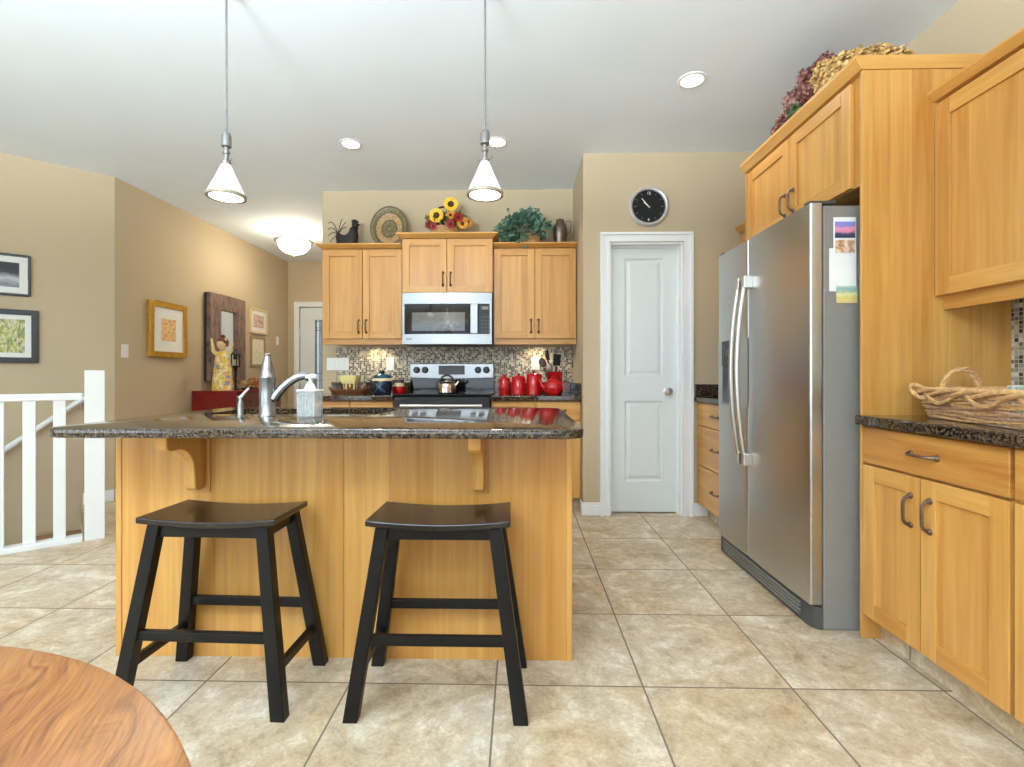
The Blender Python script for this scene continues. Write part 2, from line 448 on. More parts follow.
# walls behind the viewpoint with window openings
b = MB().box(-5.25, -4.0, -4.05, -3.95, 0, ZC).box(1.2, XR, -4.05, -3.95, 0, ZC).box(-4.0, 1.2, -4.05, -3.95, 2.42, ZC).box(-4.0, 1.2, -4.05, -3.95, 0, .25)
struct(b.build('wall_rear', M['wall'], smooth=False))
yl = E1.y
b = MB().box(-5.35, -5.25, -4.05, -3.4, 0, ZC).box(-5.35, -5.25, .2, yl + .1, 0, ZC).box(-5.35, -5.25, -3.4, .2, 2.45, ZC).box(-5.35, -5.25, -3.4, .2, 0, .45)
struct(b.build('wall_left', M['wall'], smooth=False))
wn = thing('window_1', '', '', (-1.4, -4, .25))
for k in ('label', 'category'): del wn[k]
struct(wn)
b = MB().box(-4.0, 1.2, -4.03, -3.97, .25, .32).box(-4.0, 1.2, -4.03, -3.97, 2.35, 2.42)
for x in (-4.0, -2.7, -1.435, -.17, 1.13): b.box(x, x + .07, -4.03, -3.97, .32, 2.35)
b.build('window_frame', M['trim'], wn, smooth=False)
wn = thing('window_2', '', '', (-5.3, -1.6, .45))  # unseen window, put in for extra light from the left
for k in ('label', 'category'): del wn[k]
struct(wn)
b = MB().box(-5.33, -5.27, -3.4, .2, .45, .52).box(-5.33, -5.27, -3.4, .2, 2.38, 2.45)
for y in (-3.4, -2.2, -1.0, .13): b.box(-5.33, -5.27, y, y + .07, .52, 2.38)
b.build('window_frame', M['trim'], wn, smooth=False)

# stairs going down along the diagonal wall
b = MB()
for i in range(9):
    z = -.20 - .19 * i; s0 = .216 + .27 * i; s1 = s0 + .30
    A = D0 + dg * s0 + ng * .005; B = D0 + dg * s1 + ng * .005; wd = 1.02
    b.prism([(q.x, q.y) for q in (A, B, B + ng * wd, A + ng * wd)], lambda u, v, a: (u, v, a), z - .04, z)
    C = A + dg * .02
    if i: b.prism([(q.x, q.y) for q in (A, C, C + ng * wd, A + ng * wd)], lambda u, v, a: (u, v, a), z, z + .15)
struct(b.build('stairs', M['tread'], bevel=.012, smooth=False))

# baseboards
def bb(name, x0, x1, y0, y1):
    fx = 1 if (x1 - x0) > (y1 - y0) else 0
    b = MB().box(x0, x1, y0, y1, 0, .078)
    e = .006
    b.box(x0 + (0 if fx else 0), x1 - (0 if fx else e), y0 + (e if fx else 0), y1, .078, .10)
    return struct(b.build(name, M['trim'], bevel=.003))
bb('baseboard_pantry_left', .476, .617, YP - .014, YP)
bb('baseboard_pantry_right', 1.322, 1.45, YP - .014, YP)
bb('baseboard_pantry_side', .476, .49, YP, 3.83)
b = MB(); p = [D0 + dg * .205, D0, D0 + ng * .014 + dg * .004, D0 + dg * .205 + ng * .014]
b.prism([(q.x, q.y) for q in p], lambda u, v, a: (u, v, a), 0, .098); struct(b.build('baseboard_stairs', M['trim'], bevel=.003))
bb('baseboard_hall', XH, XH + .014, 4.085, 7.19)

# pantry door: casing, jamb, slab with two raised panels, knob
d1 = thing('door_1', '', '', (.965, YP, 0))
for k in ('label', 'category'): del d1[k]
struct(d1)
b = MB()
def casing(b, x0, x1, zt, y, wd=.07):
    # stepped profile: outer back band, flat, inner bead
    for (a, c_, dpt) in ((0, .018, .028), (.018, .050, .013), (.050, wd, .020)):
        for (xa, xb) in ((x0 + a, x0 + c_), (x1 - a, x1 - c_)):
            b.hull8([(xa, y - dpt, 0), (xb, y - dpt, 0), (xb, y, 0), (xa, y, 0), (xa, y - dpt, zt - a), (xb, y - dpt, zt - c_), (xb, y, zt - c_), (xa, y, zt - a)])
        b.hull8([(x0 + c_, y - dpt, zt - c_), (x1 - c_, y - dpt, zt - c_), (x1 - c_, y, zt - c_), (x0 + c_, y, zt - c_), (x0 + a, y - dpt, zt - a), (x1 - a, y - dpt, zt - a), (x1 - a, y, zt - a), (x0 + a, y, zt - a)])
casing(b, .618, 1.321, 2.163, YP)
b.build('casing', M['trim'], d1, smooth=False)
b = MB().box(.688, .703, YP - .002, YP + .12, 0, 2.09).box(1.232, 1.247, YP - .002, YP + .12, 0, 2.09).box(.703, 1.232, YP - .002, YP + .12, 2.076, 2.09)
b.box(.703, .716, YP + .055, YP + .069, 0, 2.076).box(1.22, 1.232, YP + .055, YP + .069, 0, 2.076).box(.716, 1.22, YP + .055, YP + .069, 2.063, 2.076)
b.build('jamb', M['trim'], d1, smooth=False)
def panel_door(x0, x1, z0, z1, y, par, panels, mat, th=.035):
    b = MB(); xs = sorted({x0, x1} | {p[0] for p in panels} | {p[1] for p in panels})
    px0, px1 = panels[0][0], panels[0][1]
    b.box(x0, px0, y, y + th, z0, z1).box(px1, x1, y, y + th, z0, z1)
    zs = [z0] + [q for p in sorted(panels, key=lambda p: p[2]) for q in (p[2], p[3])] + [z1]
    for i in range(0, len(zs), 2): b.box(px0, px1, y, y + th, zs[i], zs[i + 1])
    s = b.build('slab', mat, par, smooth=False)
    for p in panels:
        a, c_, e, g = p
        q = MB()
        def fr(m, yy): return [(a + m, yy, e + m), (c_ - m, yy, e + m), (c_ - m, yy, g - m), (a + m, yy, g - m)]
        loops = [fr(0, y), fr(.012, y + .012), (fr(.022, y + .012)), fr(.045, y + .003), ]
        V = [[q.bm.verts.new(v) for v in lp] for lp in loops]
        for A, B in zip(V, V[1:]):
            for k in range(4): q._f([A[k], A[(k + 1) % 4], B[(k + 1) % 4], B[k]])
        q._f(V[-1])
        q.build('door_panel', mat, s, smooth=False)
    return s
panel_door(.705, 1.23, .01, 2.074, YP + .071, d1, [(.820, 1.120, .245, .875), (.820, 1.120, 1.065, 1.985)], M['doorw'])
kn = MB().lathe((1.15, YP + .071, .95), [(.030, 0), (.030, .005), (.013, .010), (.011, .035), (.024, .042), (.029, .055), (.024, .066), (.0, .070)], 20, RX90).build('door_knob', M['nickel'], d1)

# front entry door at the end of the hall
d2 = thing('door_2', '', '', (-2.82, 7.19, 0))
for k in ('label', 'category'): del d2[k]
struct(d2)
b = MB(); casing(b, -3.365, -2.275, 2.172, 7.19, .07); b.build('casing', M['trim'], d2, smooth=False)
X0, X1 = -3.292, -2.345; G0, G1 = X0 + .22, X1 - .22
b = MB().box(X0, G0, 7.215, 7.255, .01, 2.09).box(G1, X1, 7.215, 7.255, .01, 2.09).box(G0, G1, 7.215, 7.255, .01, .34).box(G0, G1, 7.215, 7.255, 1.91, 2.09)
b.build('slab', M['doorw'], d2, smooth=False)
b = MB().box(G0, G1, 7.232, 7.238, .34, 1.91); gl_ = b.build('glass_pane', M['frost'], d2, smooth=False)
b = MB()
for x in (G0 + .012, G0 + .07, G0 + .10, G1 - .10, G1 - .07, G1 - .012): b.box(x - .005, x + .005, 7.226, 7.244, .34, 1.91)
for z in (.36, .46, .5, 1.0, 1.1, 1.75, 1.79, 1.89): b.box(G0, G1, 7.226, 7.244, z - .004, z + .004)
b.build('caming', M['darkgrey'], gl_, smooth=False)
for z in (.3, 1.0, 1.72): MB().lathe((X0 - .004, 7.205, z), [(.008, -.05), (.008, .05)], 8).build('hinge', M['nickel'], d2)
MB().lathe((X1 - .07, 7.215, .97), [(.03, 0), (.03, .006), (.012, .01), (.012, .04), (.028, .05), (.02, .07), (0, .072)], 14, RX90).build('door_knob', M['nickel'], d2)

# ================================================================== CABINETRY
def pull(T, u, z, par, horiz=False, L=.105, mat='bronze'):
    """bowed pull with two rosettes; d is negative toward the room"""
    b = MB(T); d0 = -.021; h = L / 2
    pts = []
    for i in range(11):
        k = math.sin(PI * (-.5 + i / 10)); dep = d0 - .004 - .024 * (1 - abs(k) ** 7.0)
        pts.append((u + k * h, dep, z) if horiz else (u, dep, z + k * h))
    b.tube(pts, [.0075, .0065] + [.0055] * 7 + [.0065, .0075], 8)
    for k in (-1, 1):
        p = (u + k * h, d0, z) if horiz else (u, d0, z + k * h)
        b.ball(p, (.0115, .009, .0115), 10, 6)
    return b.build('handle', M[mat], par)
def door(T, u0, u1, z0, z1, par, hu=None, hz=None, st=.06, name='door'):
    b = MB(T); a, c_ = -.021, -.001
    b.mi = 0; b.box(u0, u0 + st, a, c_, z0, z1).box(u1 - st, u1, a, c_, z0, z1)
    b.mi = 1; b.box(u0 + st, u1 - st, a, c_, z0, z0 + st).box(u0 + st, u1 - st, a, c_, z1 - st, z1)
    o = b.build(name, [M['wood'], M['woodh']], par, smooth=False, bevel=.0018)
    b = MB(T).box(u0 + st - .004, u1 - st + .004, a + .010, c_ - .004, z0 + st - .004, z1 - st + .004)
    b.build('door_panel', M['wood'], o, smooth=False)
    if hu is not None: pull(T, hu, hz, o)
    return o
def drawer(T, u0, u1, z0, z1, par, handle=True):
    o = MB(T).box(u0, u1, -.021, -.001, z0, z1).build('drawer', M['drawerwood'], par, smooth=False, bevel=.003)
    if handle: pull(T, (u0 + u1) / 2, (z0 + z1) / 2, o, True, .11)
    return o
def crown(T, u0, u1, z0, z1, depth, par, ov=.045, l=True, r=True, ovs=None):
    a = u0 - (.004 if l else 0); c_ = u1 + (.004 if r else 0)
    ovs = ov if ovs is None else ovs
    A = u0 - (ovs if l else 0); C_ = u1 + (ovs if r else 0)
    b = MB(T); zz = z0 + (z1 - z0) * .72
    b.frust((a, c_, -.025, depth), z0, (A, C_, -.021 - ov, depth), zz)
    b.box(A, C_, -.021 - ov, depth, zz, z1)
    return b.build('crown_moulding', M['woodh'], par, smooth=False, bevel=.0015)

# ---- right-hand run (faces -X)
XF = 1.416; T = Tx(XF)       # carcass front; door faces lie 21 mm nearer
wallgap = XR - XF - .002
tall = thing('refrigerator_surround', 'pair of tall wooden end panels boxing in the steel refrigerator', 'panel', (XR - .3, 2.03, 0))
MB().box(1.397, 1.998, 2.003, 2.019, 0, 2.3175).build('end_panel', M['wood'], tall, smooth=False, bevel=.002)
MB().box(1.397, 1.998, 3.008, 3.024, 0, 2.3175).build('end_panel', M['wood'], tall, smooth=False, bevel=.002)

cab = thing('over_refrigerator_cabinet', 'deep two-door wooden wall cabinet with crown, above the refrigerator', 'cabinet', (XR - .3, 2.5, 1.855))
MB(T).box(2.021, 3.006, 0, wallgap, 1.86, 2.3175).build('carcass', M['wood'], cab, smooth=False)
door(T, 2.538, 2.990, 1.862, 2.302, cab, 2.575, 1.965)
door(T, 2.075, 2.533, 1.862, 2.302, cab, 2.497, 1.965)
crown(T, 2.003, 3.024, 2.318, 2.371, wallgap, cab, .031, True, True, .010)

def base_unit(T, u0, u1, depth, label, split=None, grp=None, near_handles=True, toe=True):
    c = thing('base_cabinet', label, 'cabinet', T((u0 + u1) / 2, depth / 2, 0), grp)
    MB(T).box(u0, u1, 0, depth, .102, .870).build('carcass', M['wood'], c, smooth=False)
    MB(T).box(u0, u1, .055, .07, 0, .101).build('toe_kick', M['floor'] if toe else M['wood'], c, smooth=False)
    return c
c = base_unit(T, 1.403, 2.001, wallgap, 'wooden base cabinet with one drawer over two doors, under the wicker basket, next to refrigerator', grp=None)
drawer(T, 1.409, 1.997, .722, .866, c)
door(T, 1.719, 1.997, .106, .712, c, 1.757, .592)
door(T, 1.409, 1.714, .106, .712, c, 1.676, .592)
c = base_unit(T, .800, 1.401, wallgap, 'wooden base cabinet cut off by the right edge of the picture')
drawer(T, .806, 1.395, .722, .866, c)
door(T, 1.103, 1.395, .106, .712, c, 1.14, .592)
door(T, .806, 1.098, .106, .712, c, 1.06, .592)

def slab(name, label, pts, z0, z1, bevel=.006):
    b = MB(); b.prism(pts, lambda u, v, a: (u, v, a), z0, z1)
    return tag(b.build(name, M['granite'], smooth=True, bevel=bevel, seg=3), label, 'countertop')
slab('granite_worktop', 'brown speckled granite countertop carrying the wicker basket at right', [(1.365, .8), (1.998, .8), (1.998, 2.002), (1.365, 2.002)], .873, .912)

u = thing('wall_cabinet', 'large wooden wall cabinet at top right, above the wicker basket', 'cabinet', (XR - .15, 1.55, 1.34))
T3 = Tx(1.702); wg3 = XR - 1.702 - .002
MB(T3).box(1.10, 2.001, 0, wg3, 1.394, 2.178).build('carcass', M['wood'], u, smooth=False)
MB(T3).box(1.10, 2.001, .018, .036, 1.338, 1.394).build('light_rail', M['woodh'], u, smooth=False)
door(T3, 1.565, 1.996, 1.394, 2.164, u, 1.60, 1.50, .065)
door(T3, 1.108, 1.560, 1.394, 2.164, u, 1.52, 1.50, .065)
crown(T3, 1.10, 2.001, 2.179, 2.216, wg3, u, .028, True, False)
tag(MB().box(1.990, 1.999, .8, 2.002, .913, 1.398).build('tile_backsplash', M['mosaic'], smooth=False), 'small square mosaic tile strip behind the wicker basket, right edge', 'backsplash')

# ---- short stretch between refrigerator and pantry
TF = Tx(1.376); wgf = XR - 1.376 - .002
c = base_unit(TF, 3.026, 3.722, wgf, 'wooden drawer base cabinet between the refrigerator and the pantry door')
drawer(TF, 3.032, 3.716, .700, .866, c); drawer(TF, 3.032, 3.716, .402, .694, c); drawer(TF, 3.032, 3.716, .106, .396, c)
slab('granite_worktop', 'narrow granite countertop glimpsed between the refrigerator and pantry wall', [(1.332, 3.026), (1.998, 3.026), (1.998, 3.723), (1.332, 3.723)], .873, .912)
tag(MB().box(1.340, 1.998, 3.706, 3.7245, .9125, 1.005).build('granite_upstand', M['granite'], smooth=False, bevel=.002), 'short granite upstand against the pantry wall beside the refrigerator', 'backsplash')
c = thing('wall_cabinet', 'small wooden wall cabinet peeking out left of the refrigerator top', 'cabinet', (XR - .15, 3.4, 1.4))
MB(T3).box(3.026, 3.722, 0, wg3, 1.40, 2.152).build('carcass', M['wood'], c, smooth=False)
door(T3, 3.37, 3.716, 1.402, 2.14, c, 3.41, 1.5); door(T3, 3.032, 3.365, 1.402, 2.14, c, 3.33, 1.5)
crown(T3, 3.026, 3.722, 2.152, 2.196, wg3, c, .04, False, False)

# ---- back wall (faces -Y)
def upper(u0, u1, yf, z0, z1, zr, zc, label, depth_back, l, r, gap=None, hz=.105):
    T = Ty(yf); dep = depth_back - yf
    c = thing('wall_cabinet', label, 'cabinet', ((u0 + u1) / 2, yf + dep / 2, z0))
    MB(T).box(u0, u1, 0, dep, z0, z1).build('carcass', M['wood'], c, smooth=False)
    if zr: MB(T).box(u0 + .002, u1 - .002, .002, .022, zr, z0).build('light_rail', M['woodh'], c, smooth=False)
    g = gap or (u0 + u1) / 2
    door(T, u0 + .006, g - .003, z0 + .002, z1 - .006, c, g - .032, z0 + hz, .058)
    door(T, g + .003, u1 - .006, z0 + .002, z1 - .006, c, g + .032, z0 + hz, .058)
    crown(T, u0, u1, z1, zc, dep, c, .042, l, r)
    return c
upper(-1.690, -.996, 4.13, 1.386, 2.156, 1.338, 2.192, 'wooden wall cabinet under the rooster and round platter', YB - .002, True, False, -1.340)
upper(-.992, -.222, 4.085, 1.770, 2.229, None, 2.268, 'raised wooden wall cabinet directly above the microwave', YB - .002, True, True, -.610, .115)
upper(-.218, .486, 4.13, 1.386, 2.156, 1.338, 2.192, 'wooden wall cabinet under the leafy plant and metal jug', YB - .002, False, False, .131)

TB = Ty(3.85); dB = YB - 3.85 - .002
c = base_unit(TB, -1.70, -.996, dB, 'wooden base cabinet behind the island, left of the range')
drawer(TB, -1.694, -1.351, .722, .866, c); drawer(TB, -1.345, -1.002, .722, .866, c)
door(TB, -1.694, -1.351, .106, .712, c, -1.385, .6); door(TB, -1.345, -1.002, .106, .712, c, -1.31, .6)
c = base_unit(TB, -.222, .487, dB, 'wooden base cabinet behind the island, right of the range')
drawer(TB, -.216, .129, .722, .866, c); drawer(TB, .135, .482, .722, .866, c)
door(TB, -.216, .129, .106, .712, c, .095, .6); door(TB, .135, .482, .106, .712, c, .17, .6)
slab('granite_worktop', 'granite countertop left of the range, holding the blue pot', [(-1.73, 3.795), (-.995, 3.795), (-.995, YB - .002), (-1.73, YB - .002)], .873, .914)
slab('granite_worktop', 'granite countertop right of the range, holding the red canisters', [(-.223, 3.795), (.488, 3.795), (.488, YB - .002), (-.223, YB - .002)], .873, .914)
tag(MB().box(-1.73, -.995, YB - .022, YB - .001, .9145, 1.01).build('granite_upstand', M['granite'], smooth=False, bevel=.002), 'low granite upstand behind the wooden tray and blue pot', 'backsplash')
b = MB().box(-.223, .466, YB - .022, YB - .001, .9145, 1.01).box(.467, .4885, 3.83, YB - .001, .9145, 1.01)
tag(b.build('granite_upstand', M['granite'], smooth=False, bevel=.002), 'low granite upstand behind and beside the red teapot', 'backsplash')
b = MB().box(-1.684, .4885, YB - .010, YB - .0005, 1.0105, 1.333)
tag(b.build('tile_backsplash', M['mosaic'], smooth=False, origin=(0, YB, .9)), 'mosaic tile backsplash of small beige and brown squares behind the range', 'backsplash')

# ================================================================== ISLAND
isl = thing('kitchen_island', 'long honey wood kitchen island base behind the two black stools', 'island', (-.67, 2.2, 0))
IX0, IX1, IY0, IY1 = -1.545, .198, 1.825, 2.585
b = MB().box(IX0 + .02, -.667, IY0, IY0 + .02, 0, .866); b.build('front_panel', M['wood'], isl, smooth=False)
b = MB().box(-.665, IX1 - .02, IY0, IY0 + .02, 0, .866); b.build('front_panel', M['wood'], isl, smooth=False)
for x in (IX0, IX1 - .022):
    MB().box(x, x + .022, IY0 - .004, IY1, 0, .866).build('end_panel', M['wood'], isl, smooth=False, bevel=.002)
MB().box(IX0 + .022, IX1 - .022, IY0 + .02, IY1 - .02, .10, .12).build('bottom_board', M['wood'], isl, smooth=False)
TI = lambda u, d, z: (u, IY1 - .022 - d, z)
us = [-1.52, -1.08, -.60, -.16, .172]
for a, c_ in zip(us, us[1:]): door(TI, a + .003, c_ - .003, .106, .86, isl, c_ - .04, .70)
MB().box(IX0 + .022, IX1 - .022, IY1 - .1, IY1 - .085, 0, .10).build('toe_kick', M['floor'], isl, smooth=False)
def corbel(xc):
    b = MB().box(xc - .036, xc + .036, IY0 - .010, IY0, .628, .866)
    o = b.build('corbel', M['wood'], isl, smooth=False, bevel=.002)
    b = MB(); P = []
    y0 = IY0 - .010; top = .866
    P += [(0, top), (.205, top), (.205, .835), (.201, .822), (.190, .813), (.175, .811), (.150, .812)]
    for i in range(9):
        a = PI / 2 * i / 8; P.append((.150 - .085 * math.sin(a), .812 - .085 * (1 - math.cos(a))))
    P += [(.062, .70), (.060, .672), (.055, .656), (.044, .647), (.028, .645), (.010, .650), (0, .655)]
    b.prism(P, lambda u, v, a: (a, y0 - u, v), xc - .0215, xc + .0215)
    b.build('bracket', M['wood'], o, smooth=True, bevel=.004, ang=30)
corbel(-1.212); corbel(-.150)

def rr(x0, x1, y0, y1, r, n=8):
    pts = []
    for cx, cy, a0 in ((x1 - r, y1 - r, 0), (x0 + r, y1 - r, PI / 2), (x0 + r, y0 + r, PI), (x1 - r, y0 + r, 1.5 * PI)):
        for i in range(n):
            a = a0 + PI / 2 * i / (n - 1); pts.append((cx + r * math.cos(a), cy + r * math.sin(a)))
    return pts
CZ0, CZ1 = .868, .900
outer = rr(-1.572, .213, 1.545, 2.605, .070); inner = rr(-1.42, -.62, 2.125, 2.49, .06)
b = MB(); e = .006
def ins(pts, m):   # shrink towards the rounded rectangle's middle
    cx = sum(p[0] for p in pts) / len(pts); cy = sum(p[1] for p in pts) / len(pts)
    return [(p[0] - math.copysign(m, p[0] - cx), p[1] - math.copysign(m, p[1] - cy)) for p in pts]
loops = [(inner, CZ0), (ins(outer, e), CZ0), (ins(outer, e * .3), CZ0 + e * .3), (outer, CZ0 + e), (outer, CZ1 - e), (ins(outer, e * .3), CZ1 - e * .3), (ins(outer, e), CZ1), (inner, CZ1)]
V = [[b.bm.verts.new((x, y, z)) for x, y in lp] for lp, z in loops]
for A, B in zip(V, V[1:] + V[:1]):
    n = len(A)
    for k in range(n): b._f([A[k], A[(k + 1) % n], B[(k + 1) % n], B[k]])
tag(b.build('granite_island_top', M['granite'], origin=(-.67, 2.07, CZ0)), 'polished brown granite island top with rounded corners and sink cutout', 'countertop')
# sink bowl hung under the cutout
sk = thing('sink', 'undermount sink bowl set into the granite island top', 'sink', (-1.02, 2.3, .68))
b = MB()
L = [(rr(-1.45, -.59, 2.095, 2.52, .06), .8655), (inner, .8655), (ins(inner, .02), .70), (ins(inner, .06), .685)]
V = [[b.bm.verts.new((x, y, z)) for x, y in lp] for lp, z in L]
for A, B in zip(V, V[1:]):
    n = len(A)
    for k in range(n): b._f([A[k], A[(k + 1) % n], B[(k + 1) % n], B[k]])
b._f(V[-1]); b.build('bowl', M['darkgrey'], sk, recalc=False)
MB().lathe((-1.02, 2.3, .684), [(.0, .006), (.02, .006), (.04, .003), (.042, 0)], 20).build('drain', M['chrome'], sk)

# faucet: tall bottle-shaped body with an arched spout
fx, fy = -1.070, 2.035
fa = thing('faucet', 'brushed metal single-hole faucet with bottle-shaped body on the island', 'faucet', (fx, fy, CZ1))
MB().lathe((fx, fy, CZ1), [(.036, 0), (.036, .006), (.032, .012), (.031, .10), (.031, .157), (.0325, .160), (.0325, .167), (.030, .171), (.027, .196), (.020, .225), (.014, .246), (.012, .253)], 28).build('body', M['faucet'], fa)
MB().lathe((fx, fy, CZ1 + .253), [(.0125, 0), (.014, .003), (.0135, .010), (.006, .013), (0, .014)], 20).build('handle_cap', M['faucet'], fa)
pts = []; rad = []
for i in range(15):
    k = i / 14; x = fx + .026 + .135 * k; y = fy + .06 * k
    z = CZ1 + .070 + .100 * math.sin(PI * .56 * k ** .85) - .02 * max(0, k - .85) * 4
    pts.append((x, y, z)); rad.append(.020 - .005 * k)
sp = MB().tube(pts, rad, 14).build('spout', M['faucet'], fa)
q = pts[-1]; MB().lathe((q[0] + .006, q[1] + .002, q[2] - .03), [(.013, 0), (.0165, .003), (.0165, .034), (.012, .04)], 16).build('spout_tip', M['faucet'], sp)
# small deck-mounted soap pump
px_, py_ = -1.153, 1.98
t = thing('soap_pump', 'small deck-mounted metal soap pump left of the faucet', 'soap dispenser', (px_, py_, CZ1))
MB().lathe((px_, py_, CZ1), [(.016, 0), (.016, .004), (.0125, .007), (.012, .055), (.009, .066), (.007, .08)], 18).build('body', M['faucet'], t)
MB().tube([(px_ - .004, py_, CZ1 + .08), (px_ + .004, py_ - .001, CZ1 + .086), (px_ + .020, py_ - .003, CZ1 + .103), (px_ + .036, py_ - .005, CZ1 + .118)], [.007, .006, .005, .0045], 10).build('lever', M['white'], t)
# glass soap bottle
sx_, sy_ = -.865, 1.985
t = thing('soap_bottle', 'ribbed clear glass soap bottle with white pump, right of the faucet', 'soap dispenser', (sx_, sy_, CZ1))
b = MB()
prof = [(.039, .0), (.041, .005), (.041, .098), (.038, .106)]
def sq(r, z, n=4, corner=.012):
    return [(x, y, z) for x, y in rr(sx_ - r, sx_ + r, sy_ - r, sy_ + r, corner, 5)]
V = [[b.bm.verts.new((x, y, CZ1 + z)) for x, y, _ in sq(r, z)] for r, z in prof]
for A, B in zip(V, V[1:]):
    for k in range(len(A)): b._f([A[k], A[(k + 1) % len(A)], B[(k + 1) % len(A)], B[k]])
b._f(V[0][::-1]); b._f(V[-1])
for i in range(7):
    x = sx_ - .033 + .011 * i
    b.tube([(x, sy_ - .0412, CZ1 + .008), (x, sy_ - .0412, CZ1 + .094)], .0035, 6)
b.build('bottle', M['ribbed'], t)
MB().box(sx_ - .036, sx_ + .036, sy_ - .036, sy_ + .036, CZ1 + .006, CZ1 + .03).build('soap', M['ribbed'], t, smooth=False)
MB().box(sx_ - .042, sx_ + .042, sy_ - .042, sy_ + .042, CZ1 + .1062, CZ1 + .114).build('lid', M['white'], t, bevel=.004)
MB().lathe((sx_, sy_, CZ1 + .114), [(.026, 0), (.022, .008), (.016, .022), (.009, .030), (.006, .032), (.006, .052), (.0, .053)], 18).build('collar', M['white'], t)
MB().tube([(sx_ - .018, sy_ - .002, CZ1 + .166), (sx_ + .010, sy_, CZ1 + .170), (sx_ + .026, sy_, CZ1 + .168)], [.007, .010, .009], 10).build('pump_head', M['white'], t)

# ================================================================== STOOLS
def make_stool(label):
    r = thing('saddle_stool', label, 'stool', (0, 0, 0), 'black saddle stools at the island')
    hw, hd = .2310, .119; n = 16
    def zz(u): return .580 + .013 * abs(u) ** 1.9
    b = MB(); rows_t = []; 
    for d in (-hd, hd):
        for th in ((.022, 0) if d < 0 else (0, .022)):
            pass
    A = [[(hw * (-1 + 2 * i / n) * (1 if d < 0 else .985), d, zz(-1 + 2 * i / n) + t_) for i in range(n + 1)] for d, t_ in ((-hd, .0), (-hd, .020), (hd, .020), (hd, .0), (-hd, .0))]
    b.grid(A)
    for side in (0, n): b.poly([A[k][side] for k in range(4)])
    b.build('seat', M['stoolseat'], r, bevel=.004, ang=30)
    for sx in (-1, 1):
        for sy in (-1, 1):
            MB().strut((sx * .264, sy * .146, 0), (sx * .181, sy * .089, .586), .046, .036, .042, .036).build('leg', M['stool'], r, smooth=False, bevel=.003)
    for sy in (-1, 1):
        MB().box(-.172, .172, sy * .088 - .011, sy * .088 + .011, .545, .582).build('apron', M['stool'], r, smooth=False, bevel=.002)
    for sx in (-1, 1):
        MB().box(sx * .181 - .011, sx * .181 + .011, -.076, .076, .545, .586).build('apron', M['stool'], r, smooth=False, bevel=.002)
    for sy in (-1, 1):
        z = .238; y = sy * (.146 - .057 * z / .586)
        MB().box(-.222, .222, y - .010, y + .010, z - .016, z + .016).build('stretcher', M['stool'], r, smooth=False, bevel=.003)
    for sx in (-1, 1):
        z = .142; x = sx * (.264 - .083 * z / .586)
        MB().box(x - .010, x + .010, -.118, .118, z - .015, z + .015).build('stretcher', M['stool'], r, smooth=False, bevel=.003)
    return r
st = make_stool('black wooden saddle stool on the left, nearer the round table and stair railing')
dup(st, (-.259, 1.643, 0), 'black wooden saddle stool on the right, in the middle of the picture')
st.location = (-1.007, 1.650, 0); st.rotation_euler = (0, 0, -.03)

# ================================================================== REFRIGERATOR
fr = thing('refrigerator', 'stainless steel side-by-side refrigerator with grey sides', 'refrigerator', (1.6, 2.52, 0))
FX = 1.222; FB = 1.278; fy0, fy1 = 2.062, 3.000; fs = 2.617
MB().box(FB, 1.96, fy0, fy1, .003, 1.786).build('case', M['fridge_side'], fr, smooth=False, bevel=.004)
def bowed(y0, y1, z0, z1, x):      # door with softly rounded vertical edges
    P = []
    r = .010
    P += [(y0, FB - .008), (y0, x + r)]
    for i in range(1, 5):
        a = PI / 2 * i / 4; P.append((y0 + r * (1 - math.cos(a)), x + r * (1 - math.sin(a))))
    m = 10
    for i in range(1, m):
        k = i / m; P.append((y0 + r + (y1 - y0 - 2 * r) * k, x - .004 * math.sin(PI * k)))
    for i in range(0, 5):
        a = PI / 2 * i / 4; P.append((y1 - r * (1 - math.sin(a)), x + r * (1 - math.cos(a))))
    P.append((y1, FB - .008))
    return P
b = MB(); b.prism(bowed(fy0, fs - .004, 0, 0, FX), lambda u, v, a: (v, u, a), .108, 1.797)
dn = b.build('door', M['steel'], fr, ang=25)
# freezer door with the dispenser recess: boxes around the hole plus bowed top and bottom
dy0, dy1, dz0, dz1 = 2.735, 2.945, .90, 1.275
b = MB(); P = bowed(fs + .004, fy1, 0, 0, FX)
b.prism(P, lambda u, v, a: (v, u, a), .108, dz0); b.prism(P, lambda u, v, a: (v, u, a), dz1, 1.797)
b.box(FX, FB - .008, fs + .004, dy0, dz0, dz1).box(FX, FB - .008, dy1, fy1, dz0, dz1)
df = b.build('door', M['steel'], fr, ang=25)
ds = MB().box(FX - .004, FX + .02, dy0, dy1, 1.13, dz1).build('dispenser_panel', M['blackgloss'], df, smooth=False, bevel=.003)
MB().box(FX - .006, FX - .004, dy0 + .05, dy1 - .05, 1.185, 1.225).build('display', M['darkgrey'], ds, smooth=False)
b = MB().box(FX + .045, FX + .048, dy0, dy1, dz0, 1.13).box(FX, FX + .045, dy0, dy0 + .006, dz0, 1.13).box(FX, FX + .045, dy1 - .006, dy1, dz0, 1.13).box(FX - .008, FX + .045, dy0, dy1, dz0, dz0 + .012)
b.build('dispenser_niche', M['steelmw'], df, smooth=False)
MB().strut((FX + .03, (dy0 + dy1) / 2, .98), (FX + .02, (dy0 + dy1) / 2, 1.10), .008, .05).build('paddle', M['darkgrey'], df, smooth=False)
